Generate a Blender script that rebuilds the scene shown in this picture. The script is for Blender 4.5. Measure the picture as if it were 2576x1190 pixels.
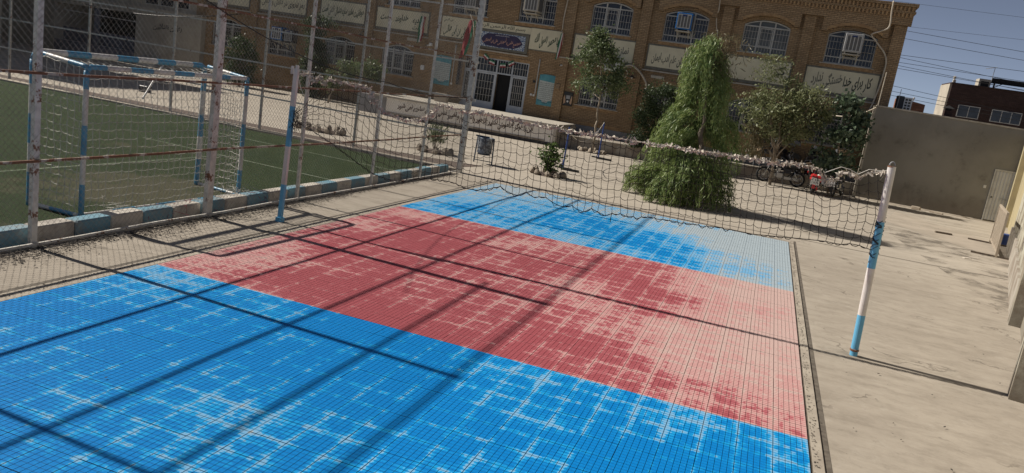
import bpy, math, random
import numpy as np
from mathutils import Matrix, Vector, Quaternion
R = math.radians
random.seed(7); rng = np.random.default_rng(7)
for o in list(bpy.data.objects): bpy.data.objects.remove(o)
scn = bpy.context.scene
COL = scn.collection

# ------------------------------------------------------------------ camera
CAM_H = 2.8
def cam_rot(a, b, g):
    R0 = Matrix(((1,0,0),(0,0,1),(0,-1,0)))
    Rz = Matrix.Rotation(a, 3, 'Z')
    Rx = Matrix(((1,0,0),(0,math.cos(b),math.sin(b)),(0,-math.sin(b),math.cos(b))))
    Rr = Matrix(((math.cos(g),math.sin(g),0),(-math.sin(g),math.cos(g),0),(0,0,1)))
    return Rz @ R0 @ Rx @ Rr @ Matrix(((1,0,0),(0,-1,0),(0,0,-1)))
cd = bpy.data.cameras.new('camera'); cam = bpy.data.objects.new('camera', cd); COL.objects.link(cam)
cd.sensor_width = 36; cd.sensor_fit = 'HORIZONTAL'; cd.lens = 1956.74/2576*36
cd.clip_start = .05; cd.clip_end = 3000
m4 = cam_rot(.2959, .2030, .1558).to_4x4(); m4.translation = (0, 0, CAM_H); cam.matrix_world = m4
scn.camera = cam
# ------------------------------------------------------------------ world and sun
SUN_EL = R(40.3); LDIR = Vector((1, -.06)).normalized()
w = bpy.data.worlds.new('World'); scn.world = w; w.use_nodes = True
nt = w.node_tree; nt.nodes.clear()
sky = nt.nodes.new('ShaderNodeTexSky'); sky.sky_type = 'NISHITA'; sky.sun_disc = False
sky.sun_elevation = SUN_EL; sky.sun_rotation = math.atan2(-LDIR.x, -LDIR.y)
sky.altitude = 2000; sky.air_density = .38; sky.dust_density = 1.7; sky.ozone_density = 1.0
bg = nt.nodes.new('ShaderNodeBackground'); bg.inputs[1].default_value = .068
wo = nt.nodes.new('ShaderNodeOutputWorld')
hs = nt.nodes.new('ShaderNodeHueSaturation'); hs.inputs['Saturation'].default_value = .68     # hazy summer air
nt.links.new(sky.outputs[0], hs.inputs['Color']); nt.links.new(hs.outputs[0], bg.inputs[0]); nt.links.new(bg.outputs[0], wo.inputs[0])
sl = bpy.data.lights.new('sun', 'SUN'); sl.energy = 4.5; sl.angle = R(.7); sl.color = (1, .93, .83)
so = bpy.data.objects.new('sun', sl); COL.objects.link(so)
so.rotation_euler = Vector((LDIR.x*math.cos(SUN_EL), LDIR.y*math.cos(SUN_EL), -math.sin(SUN_EL))).to_track_quat('-Z', 'Y').to_euler()
so.location = (-30, 2, 30)
scn.view_settings.view_transform = 'Standard'; scn.view_settings.look = 'None'
scn.view_settings.exposure = 0.4; scn.view_settings.gamma = 1
scn.render.engine = 'CYCLES'
try:
    scn.cycles.max_bounces = 6; scn.cycles.transparent_max_bounces = 8
except Exception: pass

# ------------------------------------------------------------------ node helpers
class NT:
    def __init__(s, name):
        s.m = bpy.data.materials.new(name); s.m.use_nodes = True; s.t = s.m.node_tree
        s.p = s.t.nodes['Principled BSDF']; s.out = s.t.nodes['Material Output']
    def n(s, ty, **kw):
        nd = s.t.nodes.new(ty)
        for k_, v in kw.items(): setattr(nd, k_, v)
        return nd
    def link(s, a, b): s.t.links.new(a, b)
    def val(s, sock, v):
        if hasattr(v, 'is_output'): s.link(v, sock)
        else: sock.default_value = v
    def math(s, op, a, b=None, c=None, clamp=False):
        nd = s.n('ShaderNodeMath', operation=op, use_clamp=clamp); s.val(nd.inputs[0], a)
        if b is not None: s.val(nd.inputs[1], b)
        if c is not None: s.val(nd.inputs[2], c)
        return nd.outputs[0]
    def noise(s, vec, scale, detail=4, rough=.55, dist=0.):
        nd = s.n('ShaderNodeTexNoise'); nd.inputs['Scale'].default_value = scale; nd.inputs['Detail'].default_value = detail
        nd.inputs['Roughness'].default_value = rough; nd.inputs['Distortion'].default_value = dist
        if vec is not None: s.link(vec, nd.inputs['Vector'])
        return nd.outputs[0]
    def ramp(s, f, lo, hi):
        nd = s.n('ShaderNodeMapRange', clamp=True, interpolation_type='SMOOTHSTEP'); s.val(nd.inputs[0], f)
        s.val(nd.inputs[1], lo); s.val(nd.inputs[2], hi); return nd.outputs[0]
    def mix(s, f, a, b, mode='MIX'):
        nd = s.n('ShaderNodeMix', data_type='RGBA', blend_type=mode); s.val(nd.inputs[0], f)
        for sk, v in ((nd.inputs[6], a), (nd.inputs[7], b)):
            if hasattr(v, 'is_output'): s.link(v, sk)
            else: sk.default_value = (*v, 1)
        return nd.outputs[2]
    def pos(s): return s.n('ShaderNodeNewGeometry').outputs['Position']
    def obj(s): return s.n('ShaderNodeTexCoord').outputs['Object']
    def xyz(s, v):
        nd = s.n('ShaderNodeSeparateXYZ'); s.link(v, nd.inputs[0]); return nd.outputs
    def vec(s, x, y, z=0.):
        nd = s.n('ShaderNodeCombineXYZ')
        for i, v in enumerate((x, y, z)): s.val(nd.inputs[i], v)
        return nd.outputs[0]
    def scalev(s, v, sc):
        nd = s.n('ShaderNodeVectorMath', operation='MULTIPLY'); s.link(v, nd.inputs[0]); nd.inputs[1].default_value = sc; return nd.outputs[0]
    def bump(s, h, strength, dist=.01):
        nd = s.n('ShaderNodeBump'); nd.inputs['Strength'].default_value = strength; nd.inputs['Distance'].default_value = dist
        s.link(h, nd.inputs['Height']); s.link(nd.outputs[0], s.p.inputs['Normal'])
    def done(s, col=None, rough=.8, metal=0., spec=None):
        if col is not None: 
            if hasattr(col, 'is_output'): s.link(col, s.p.inputs['Base Color'])
            else: s.p.inputs['Base Color'].default_value = (*col, 1)
        s.val(s.p.inputs['Roughness'], rough); s.p.inputs['Metallic'].default_value = metal
        if spec is not None: s.p.inputs['Specular IOR Level'].default_value = spec
        return s.m
def MAT(name, c1, c2=None, scale=6., lo=.35, hi=.65, rough=.8, metal=0., bump=0., bscale=60., spec=None, stretch=None):
    t = NT(name); v = t.pos()
    if stretch: v = t.scalev(v, stretch)
    col = c1
    if c2 is not None: col = t.mix(t.ramp(t.noise(v, scale, 5, .6), lo, hi), c1, c2)
    if bump: t.bump(t.noise(v, bscale, 3), bump, .004)
    return t.done(col, rough, metal, spec)
def rusty(name, paint, amount, rough=.6):
    t = NT(name); v = t.pos()
    a = t.noise(v, 5.5, 6, .65); b = t.noise(v, 38, 4, .6)
    f = t.math('ADD', t.math('MULTIPLY', a, .7), t.math('MULTIPLY', b, .3))
    rust = t.mix(t.noise(v, 30, 3), (.07,.025,.012), (.24,.10,.045))
    pc = t.mix(t.ramp(t.noise(v, 12, 4), .35, .7), paint, tuple(c*.72 for c in paint))
    col = t.mix(t.ramp(f, .62-amount, .66-amount), pc, rust)
    t.bump(b, .25, .003)
    return t.done(col, rough)
# ------------------------------------------------------------------ materials
CREAM = (.52,.50,.40)
def brick_mat(name, c1, c2, mort, rough=.85):
    t = NT(name); v = t.obj(); x, y, z = t.xyz(v)[:3]
    uv = t.vec(t.math('ADD', x, y), z)
    b = t.n('ShaderNodeTexBrick'); t.link(uv, b.inputs['Vector'])
    for k_, vv in (('Scale',1.),('Mortar Size',.010),('Mortar Smooth',.3),('Bias',-.1),('Brick Width',.225),('Row Height',.074)): b.inputs[k_].default_value = vv
    b.inputs['Color1'].default_value = (*c1,1); b.inputs['Color2'].default_value = (*c2,1); b.inputs['Mortar'].default_value = (*mort,1)
    per = t.n('ShaderNodeTexWhiteNoise', noise_dimensions='2D')
    row = t.math('FLOOR', t.math('DIVIDE', z, .074)); colm = t.math('FLOOR', t.math('DIVIDE', t.math('ADD', t.math('ADD', x, y), t.math('MULTIPLY', row, .1125)), .225))
    t.link(t.vec(row, colm), per.inputs[0])
    c = t.mix(t.math('MULTIPLY', per.outputs[0], .55), b.outputs[0], tuple(q*.62 for q in c2))
    big = t.ramp(t.noise(t.scalev(v, (.5,.5,1.1)), 1.1, 5, .65), .35, .75)
    c = t.mix(t.math('MULTIPLY', big, .45), c, tuple(q*.45 for q in c2))
    t.bump(t.math('SUBTRACT', 1., b.outputs[1]), .6, .012)
    return t.done(c, rough, spec=.2)
M_BRICK = brick_mat('brick_facade', (.435,.305,.18), (.345,.235,.135), (.12,.088,.06))
M_BRICKRED = brick_mat('brick_red', (.36,.17,.11), (.27,.12,.08), (.2,.15,.12))
M_BRICKDK = brick_mat('brick_brown', (.075,.045,.04), (.055,.033,.03), (.03,.024,.022))
M_ARCH = MAT('arch_brick', (.40,.26,.13), (.28,.17,.085), 7, bump=.3)
M_SIGN = MAT('sign_paint', (.68,.63,.46), (.57,.52,.38), 1.6, .35, .75, rough=.85, bump=.15, bscale=30)
M_SIGNFR = MAT('sign_border', (.13,.125,.10), (.19,.18,.15), 5)
M_GREENTXT = MAT('lettering_green', (.02,.07,.035), (.03,.045,.035), 20)
M_DARKTXT = MAT('lettering_dark', (.035,.045,.035), (.07,.075,.06), 14)
M_FADETXT = MAT('lettering_faded', (.23,.22,.17), (.15,.15,.12), 10)
M_BROWNTXT = MAT('lettering_brown', (.10,.05,.03), (.05,.028,.02), 14)
M_GOLDTXT = MAT('lettering_copper', (.58,.33,.24), rough=.6)
M_WHITETXT = MAT('lettering_white', (.75,.75,.78), rough=.6)
M_BLACKTXT = MAT('lettering_black', (.025,.025,.03), rough=.7)
M_PURPLE = MAT('tile_plum', (.028,.018,.055), (.04,.025,.075), 8, rough=.35)
M_WHITEMET = MAT('white_metal', (.50,.50,.48), (.40,.39,.37), 4, rough=.55)
M_GREYMET = MAT('grey_metal', (.34,.35,.36), (.27,.28,.29), 5, rough=.5)
M_GRILLE = MAT('grille_paint', (.46,.44,.41), (.36,.34,.31), 5, rough=.6)
M_DOORMET = MAT('door_metal', (.47,.50,.54), (.38,.41,.45), 3, rough=.5)
M_STONE = MAT('sill_stone', (.46,.42,.36), (.34,.31,.26), 6, rough=.75)
M_GREYSTONE = MAT('plinth_stone', (.26,.26,.27), (.20,.20,.21), 2.5, rough=.7, bump=.1)
M_BLACKSTONE = MAT('base_black', (.02,.02,.022), (.035,.033,.032), 8, rough=.6)
M_PLASTER = MAT('plaster', (.42,.38,.31), (.31,.28,.23), 1.1, .3, .7, rough=.9, bump=.2, bscale=25)
M_PLASTERG = MAT('plaster_grey', (.25,.235,.21), (.19,.175,.155), .55, .35, .7, rough=.9, bump=.25, bscale=14)
M_OLDPLASTER = MAT('plaster_worn', (.36,.33,.28), (.24,.20,.16), 1.6, .4, .6, rough=.9, bump=.4, bscale=12)
M_WHITEWALL = MAT('white_plaster', (.80,.76,.69), (.68,.63,.56), 1.3, .35, .75, rough=.85, bump=.15, bscale=20)
M_DARK = MAT('dark_void', (.012,.012,.013), rough=.95)
M_TILEBLUEGREY = MAT('basin_tile', (.13,.14,.18), (.09,.10,.14), 3, rough=.4)
t = NT('window_glass'); v = t.pos()
M_GLASS = t.done(t.mix(t.ramp(t.noise(v, 1.3, 2), .35, .7), (.010,.011,.015), (.035,.04,.05)), .12, 0., .5)
t = NT('window_glass_pale'); v = t.pos()
M_GLASSP = t.done(t.mix(t.ramp(t.noise(v, 1.1, 2), .35, .7), (.06,.065,.065), (.12,.125,.12)), .25, 0., .5)
M_RUSTW = rusty('fence_post_paint', (.64,.61,.55), .065)
M_RUSTH = rusty('rail_rust', (.46,.41,.35), .185)
M_RUSTL = rusty('rail_paint', (.60,.57,.52), .06)
M_WIRE = MAT('fence_wire', (.40,.38,.34), (.24,.20,.16), 3, rough=.45, metal=.3)
M_CABLE = MAT('cable_black', (.015,.015,.016), rough=.6)
M_PIPE = MAT('pipe_pale', (.52,.46,.37), (.42,.36,.28), 5, rough=.6)
M_POLEW = MAT('pole_white', (.66,.63,.60), (.56,.52,.48), 7, .4, .75, rough=.45)
M_POLEB = MAT('pole_blue', (.12,.40,.62), (.10,.33,.53), 6, .4, .75, rough=.4)
M_KERBW = MAT('kerb_white', (.50,.46,.40), (.30,.27,.235), 3.5, .4, .65, rough=.8, bump=.2, bscale=30)
M_KERBB = MAT('kerb_blue', (.12,.255,.33), (.19,.225,.235), 3.5, .4, .7, rough=.75, bump=.2, bscale=30)
M_GOALW = MAT('goal_white', (.58,.56,.54), (.47,.45,.42), 5, rough=.45)
M_GOALB = MAT('goal_blue', (.07,.255,.41), (.06,.20,.33), 5, rough=.45)
M_CORD = MAT('net_cord_black', (.018,.016,.016), (.03,.026,.024), 9, rough=.9)
M_CORDW = MAT('net_cord_white', (.62,.60,.55), (.5,.47,.42), 9, rough=.9)
M_CORDR = MAT('net_cord_red', (.30,.03,.06), rough=.9)
M_RAG = MAT('torn_tape', (.62,.56,.48), (.42,.37,.31), 16, .4, .65, rough=.95)
M_BARK = MAT('bark', (.15,.12,.09), (.09,.07,.055), 14, rough=.95, bump=.5, bscale=40)
M_BARKP = MAT('bark_pale', (.30,.25,.19), (.20,.165,.125), 14, rough=.9, bump=.4, bscale=40)
M_SOIL = MAT('soil', (.12,.085,.065), (.075,.055,.045), 5, rough=.95, bump=.6, bscale=25)
M_ROCK = MAT('rock', (.33,.28,.22), (.22,.18,.14), 8, rough=.9, bump=.5, bscale=30)
M_POSTER = MAT('poster_teal', (.06,.24,.30), (.10,.31,.36), 3.5, rough=.55)
M_POSTERW = MAT('poster_pale', (.50,.55,.53), (.45,.50,.49), 3, rough=.6)
M_BLUEAC = MAT('cooler_blue', (.015,.13,.38), rough=.45)
M_BEIGEAC = MAT('cooler_beige', (.48,.44,.36), (.40,.36,.29), 5, rough=.6)
M_GREYAC = MAT('cooler_grey', (.42,.42,.42), (.35,.35,.35), 5, rough=.55)
M_ACWHITE = MAT('unit_white', (.66,.66,.65), rough=.45)
M_LOUVRE = MAT('louvre_dark', (.10,.10,.10), (.15,.145,.14), 30, rough=.7, stretch=(1,1,14))
M_NAVY = MAT('badge_navy', (.015,.03,.12), rough=.4)
M_RED = MAT('red_paint', (.45,.025,.025), rough=.3)
M_BLACK = MAT('black_plastic', (.018,.018,.019), rough=.45)
M_RUBBER = MAT('rubber', (.02,.02,.02), rough=.85)
M_CHROME = MAT('chrome', (.55,.55,.55), rough=.22, metal=.95)
M_ALU = MAT('engine_alloy', (.42,.42,.42), rough=.38, metal=.8)
M_FLAGG = MAT('flag_green', (.02,.14,.07), rough=.85)
M_FLAGW = MAT('flag_white', (.6,.58,.55), rough=.85)
M_FLAGR = MAT('flag_red', (.25,.03,.035), rough=.85)
M_WOOD = MAT('chair_wood', (.30,.22,.14), (.20,.14,.09), 8, rough=.7)
M_DKCHAIR = MAT('chair_dark', (.022,.025,.035), (.03,.03,.035), 6, rough=.6)
M_PALECHAIR = MAT('chair_arm_pale', (.42,.41,.38), rough=.6)
M_BIN = MAT('bin_blue_steel', (.05,.075,.12), (.03,.045,.075), 8, rough=.45, metal=.4)
M_BAG = MAT('bin_bag', (.20,.22,.25), (.05,.06,.08), 12, .4, .6, rough=.25, bump=.8, bscale=18)
M_BLUEPOLE = MAT('stand_blue', (.02,.055,.22), rough=.4)
M_DOORPALE = MAT('door_pale_sheet', (.50,.51,.52), (.42,.42,.42), 2, rough=.5)
M_BARRIER = MAT('barrier_wood', (.38,.32,.25), (.30,.25,.19), 6, rough=.75)
M_YWALL = MAT('wall_ochre', (.40,.34,.20), (.33,.28,.17), 1.5, rough=.9, bump=.2, bscale=20)
M_SWITCH = MAT('switch_white', (.6,.6,.58), rough=.5)
def leaf_mat(name, a, b, c, scale=1.6):
    t = NT(name); v = t.pos()
    f1 = t.ramp(t.noise(v, scale, 3, .6), .35, .65); wn = t.n('ShaderNodeTexWhiteNoise', noise_dimensions='3D')
    sn = t.n('ShaderNodeVectorMath', operation='SNAP'); t.link(v, sn.inputs[0]); sn.inputs[1].default_value = (.06,.06,.06); t.link(sn.outputs[0], wn.inputs[0])
    col = t.mix(t.math('MULTIPLY', wn.outputs[0], .8), t.mix(f1, a, b), c)
    t.link(col, t.p.inputs['Base Color']); t.p.inputs['Roughness'].default_value = .5; t.p.inputs['Specular IOR Level'].default_value = .35
    tr = t.n('ShaderNodeBsdfTranslucent'); t.link(col, tr.inputs[0]); mx = t.n('ShaderNodeMixShader'); mx.inputs[0].default_value = .3
    t.link(t.p.outputs[0], mx.inputs[1]); t.link(tr.outputs[0], mx.inputs[2]); t.link(mx.outputs[0], t.out.inputs[0])
    return t.m
M_LEAFW = leaf_mat('leaf_willow', (.09,.16,.05), (.18,.25,.07), (.27,.31,.12))
M_LEAFD = leaf_mat('leaf_dark', (.028,.05,.022), (.045,.075,.03), (.075,.10,.045))
M_LEAFO = leaf_mat('leaf_olive', (.12,.15,.06), (.17,.19,.085), (.26,.27,.15))
M_LEAFG = leaf_mat('leaf_street', (.07,.11,.042), (.105,.145,.055), (.17,.20,.10))
M_LEAFF = leaf_mat('leaf_broad', (.045,.08,.04), (.07,.105,.055), (.15,.19,.13))
M_LEAFB = leaf_mat('leaf_bright', (.06,.105,.03), (.09,.15,.04), (.13,.18,.06))
M_LEAFDRY = leaf_mat('leaf_dry', (.14,.11,.06), (.19,.15,.085), (.10,.10,.05))
# concrete yard
t = NT('yard_concrete'); v = t.pos(); vs = t.scalev(v, (.75, 1.5, 1))
big = t.ramp(t.noise(v, .35, 5, .6), .3, .72); strk = t.ramp(t.noise(vs, 2.2, 9, .74), .38, .70); fine = t.noise(v, 18, 6, .7)
c = t.mix(big, (.385,.34,.28), (.315,.275,.225)); c = t.mix(t.math('MULTIPLY', strk, .7), c, (.215,.185,.148))
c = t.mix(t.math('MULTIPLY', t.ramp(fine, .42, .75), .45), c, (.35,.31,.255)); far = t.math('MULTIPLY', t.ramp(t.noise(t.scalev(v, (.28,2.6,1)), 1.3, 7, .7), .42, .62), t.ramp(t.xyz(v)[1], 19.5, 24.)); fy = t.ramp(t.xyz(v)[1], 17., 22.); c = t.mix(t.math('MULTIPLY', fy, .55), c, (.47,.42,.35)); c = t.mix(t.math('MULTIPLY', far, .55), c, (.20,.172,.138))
st = t.ramp(t.noise(v, .55, 6, .62, .6), .60, .68); c = t.mix(t.math('MULTIPLY', st, .55), c, (.14,.118,.09))
cr = t.n('ShaderNodeTexVoronoi', feature='DISTANCE_TO_EDGE'); cr.inputs['Scale'].default_value = .42
nv = t.n('ShaderNodeTexNoise'); nv.inputs['Scale'].default_value = 2.2; nv.inputs['Detail'].default_value = 5; t.link(v, nv.inputs['Vector'])
wv = t.n('ShaderNodeVectorMath', operation='MULTIPLY_ADD'); t.link(nv.outputs[1], wv.inputs[0]); wv.inputs[1].default_value = (.9,.9,0); t.link(v, wv.inputs[2]); t.link(wv.outputs[0], cr.inputs['Vector'])
crk = t.math('MULTIPLY', t.math('SUBTRACT', 1., t.ramp(cr.outputs[0], .0015, .007)), t.ramp(t.noise(v, .8, 2), .46, .58))
spk = t.ramp(t.noise(v, 7., 8, .8), .56, .66); c = t.mix(t.math('MULTIPLY', spk, .38), c, (.19,.165,.135)); lt = t.ramp(t.noise(v, 3.1, 6, .7), .55, .70); c = t.mix(t.math('MULTIPLY', lt, .35), c, (.44,.40,.34))
c = t.mix(t.math('MULTIPLY', crk, .5), c, (.09,.075,.06))
t.bump(t.math('ADD', fine, t.math('MULTIPLY', crk, -1.5)), .35, .006)
M_GROUND = t.done(c, .9, spec=.25)
M_SLAB = MAT('slab_concrete', (.40,.355,.29), (.29,.25,.205), 2.2, .35, .7, rough=.9, bump=.35, bscale=30, spec=.25)
M_JOINT = MAT('joint_dirt', (.085,.07,.055), (.14,.12,.095), 9, rough=.95)
# artificial turf
t = NT('turf'); v = t.pos()
c = t.mix(t.ramp(t.noise(v, .8, 5, .6), .3, .7), (.016,.032,.009), (.028,.045,.014))
c = t.mix(t.math('MULTIPLY', t.ramp(t.noise(t.scalev(v,(1,1,1)), 34, 4, .75), .42, .68), .7), c, (.055,.078,.032))
c = t.mix(t.math('MULTIPLY', t.ramp(t.noise(v, .5, 4, .6), .6, .72), .5), c, (.11,.095,.06))
X_, Y_ = t.xyz(v)[0], t.xyz(v)[1]; dd = t.math('SQRT', t.math('ADD', t.math('POWER', t.math('ADD', X_, 9.6), 2.), t.math('POWER', t.math('SUBTRACT', Y_, 10.2), 2.)))
c = t.mix(t.math('MULTIPLY', t.ramp(t.math('SUBTRACT', t.math('MULTIPLY', t.noise(v, 1.7, 6, .65), 4.4), dd), .2, 1.4), .6), c, (.115,.10,.065))
t.bump(t.noise(v, 130, 2, .7), 1., .02)
M_TURF = t.done(c, .9, spec=.15)
M_TURFLINE = MAT('turf_line', (.16,.18,.13), (.07,.10,.05), 7, .35, .6, rough=.9)
# grey wall with damp stains, right wall with peeling paint
t = NT('damp_render'); v = t.pos()
c = t.mix(t.ramp(t.noise(v, .5, 5, .6), .3, .7), (.27,.26,.235), (.205,.195,.175))
z = t.xyz(v)[2]
d = t.ramp(t.noise(v, 1.0, 8, .72), .54, .66); c = t.mix(t.math('MULTIPLY', d, .55), c, (.12,.11,.097))
low = t.math('MULTIPLY', t.math('SUBTRACT', 1., t.ramp(t.math('ADD', z, t.math('MULTIPLY', t.noise(v, 1.5, 4), 1.2)), .6, 1.8)), .55); c = t.mix(low, c, (.12,.10,.085))
drip = t.ramp(t.noise(t.scalev(v, (1.2, 1.2, .25)), 3., 4), .55, .72); c = t.mix(t.math('MULTIPLY', drip, .3), c, (.27,.25,.22))
t.bump(t.noise(v, 9, 6, .7), .3, .01)
M_DAMP = t.done(c, .92, spec=.2)
t = NT('peeling_paint'); v = t.pos(); z = t.xyz(v)[2]
c = t.mix(t.ramp(t.noise(v, 1.4, 6, .65), .42, .58), (.44,.42,.34), (.25,.215,.165))
c = t.mix(t.ramp(t.noise(t.scalev(v, (1,.6,1.8)), 1.1, 6, .7), .55, .62), c, (.10,.085,.07))
t.bump(t.noise(v, 12, 6, .7), .4, .015)
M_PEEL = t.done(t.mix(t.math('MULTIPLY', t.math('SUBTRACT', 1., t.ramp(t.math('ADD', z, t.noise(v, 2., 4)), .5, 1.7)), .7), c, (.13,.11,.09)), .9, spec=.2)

# sport tiles: plastic, water standing in the middle of each tile, dry dust round the seams
def tile_mat(name, wet1, wet2, damp, dry):
    t = NT(name); v = t.pos(); px, py, pz = t.xyz(v)[:3]
    uvn = t.n('ShaderNodeUVMap', uv_map='tile'); u, vv, _ = t.xyz(uvn.outputs[0])[:3]
    au = t.math('ABSOLUTE', u); av = t.math('ABSOLUTE', vv)
    r = t.math('POWER', t.math('ADD', t.math('POWER', au, 7.), t.math('POWER', av, 7.)), 1/7)
    cell = t.math('ABSOLUTE', t.math('SUBTRACT', t.math('FRACT', t.math('MULTIPLY_ADD', vv, 3., 9.)), .5))   # .5 on row lines
    cellu = t.math('ABSOLUTE', t.math('SUBTRACT', t.math('FRACT', t.math('MULTIPLY_ADD', u, 3., 9.)), .5))
    wn = t.n('ShaderNodeTexWhiteNoise', noise_dimensions='2D')
    t.link(t.vec(t.math('FLOOR', t.math('MULTIPLY', px, 19.76)), t.math('FLOOR', t.math('MULTIPLY', py, 19.9))), wn.inputs[0])
    spike = t.math('POWER', t.math('MULTIPLY', cell, 2.), 3.)
    jag = t.math('ADD', t.math('MULTIPLY', spike, -.52), t.math('ADD', t.math('MULTIPLY', cellu, .22), t.math('MULTIPLY', wn.outputs[0], .50)))
    r = t.math('MULTIPLY', t.math('POWER', r, 5.), t.math('MULTIPLY_ADD', t.noise(v, 3.2, 3, .6), 1.6, -.06))
    n1 = t.noise(v, .33, 4, .5); n2 = t.noise(v, 1.2, 4, .6); n3 = t.math('MULTIPLY_ADD', t.noise(t.scalev(v, (14,1.1,1)), 1.6, 4, .6), .55, t.math('MULTIPLY', t.noise(t.scalev(v, (1.6,16,1)), 1.6, 4, .6), .45))
    L = t.math('ADD', t.math('MULTIPLY', t.math('SUBTRACT', n1, .5), 3.4), t.math('MULTIPLY', t.math('SUBTRACT', n2, .5), 2.2))
    L = t.math('ADD', L, t.math('MULTIPLY', t.math('SUBTRACT', n3, .5), 2.0))
    # the floor falls to the left and to the near end: water lies there longer
    ex = t.math('MULTIPLY', t.ramp(px, -1.7, .7), -1.4); ey = t.math('MULTIPLY', t.ramp(py, 6.2, 9.5), 1.)
    edge = t.math('MULTIPLY', ex, t.math('ADD', .10, ey)); back = t.math('MULTIPLY', t.ramp(py, 15.2, 18.6), -1.15)
    lefte = t.math('MULTIPLY', t.math('SUBTRACT', 1., t.ramp(px, -6.4, -5.0)), -.45)
    L = t.math('ADD', t.math('ADD', t.math('ADD', L, edge), back), t.math('ADD', lefte, .72))
    near = t.math('MULTIPLY', t.math('SUBTRACT', 1., t.ramp(py, 5.5, 9.0)), .46)
    L = t.math('ADD', L, near)
    diff = t.math('SUBTRACT', t.math('SUBTRACT', L, r), jag)
    wet = t.ramp(diff, -.02, .035); dmp = t.ramp(diff, -.84, -.74); deep = t.ramp(diff, .0, .62)
    dust = t.noise(v, 40, 3, .6)
    cdry = t.mix(t.math('MULTIPLY', dust, .6), dry, tuple(q*.86 for q in dry))
    cdamp = t.mix(t.math('MULTIPLY', dust, .4), damp, dry)
    cw = t.mix(deep, wet1, wet2); cw = t.mix(t.math('MULTIPLY', t.ramp(t.noise(v, 55, 3, .7), .5, .7), .25), cw, tuple(min(1, q*1.15+.01) for q in wet1))
    c = t.mix(dmp, cdry, cdamp); c = t.mix(wet, c, cw)
    line = t.ramp(cell, .435, .465); c = t.mix(t.math('MULTIPLY', line, .62), c, tuple(q*.25 for q in wet2))
    seam = t.ramp(t.math('MAXIMUM', au, av), .972, .985); c = t.mix(t.math('MULTIPLY', seam, .8), c, tuple(q*.2 for q in wet2))
    t.bump(t.math('MULTIPLY', line, -1.), .5, .003)
    rg = t.math('SUBTRACT', .78, t.math('MULTIPLY', wet, .22))
    return t.done(c, rg, spec=.12)
M_TBLUE = tile_mat('tile_blue', (.012,.33,.68), (.001,.185,.53), (.12,.38,.65), (.38,.45,.49))
M_TRED = tile_mat('tile_red', (.45,.145,.16), (.33,.078,.092), (.53,.28,.27), (.56,.40,.365))
M_TBASE = MAT('tile_base', (.012,.03,.06), rough=.9)
M_TBASER = MAT('tile_base_red', (.05,.012,.014), rough=.9)

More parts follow.
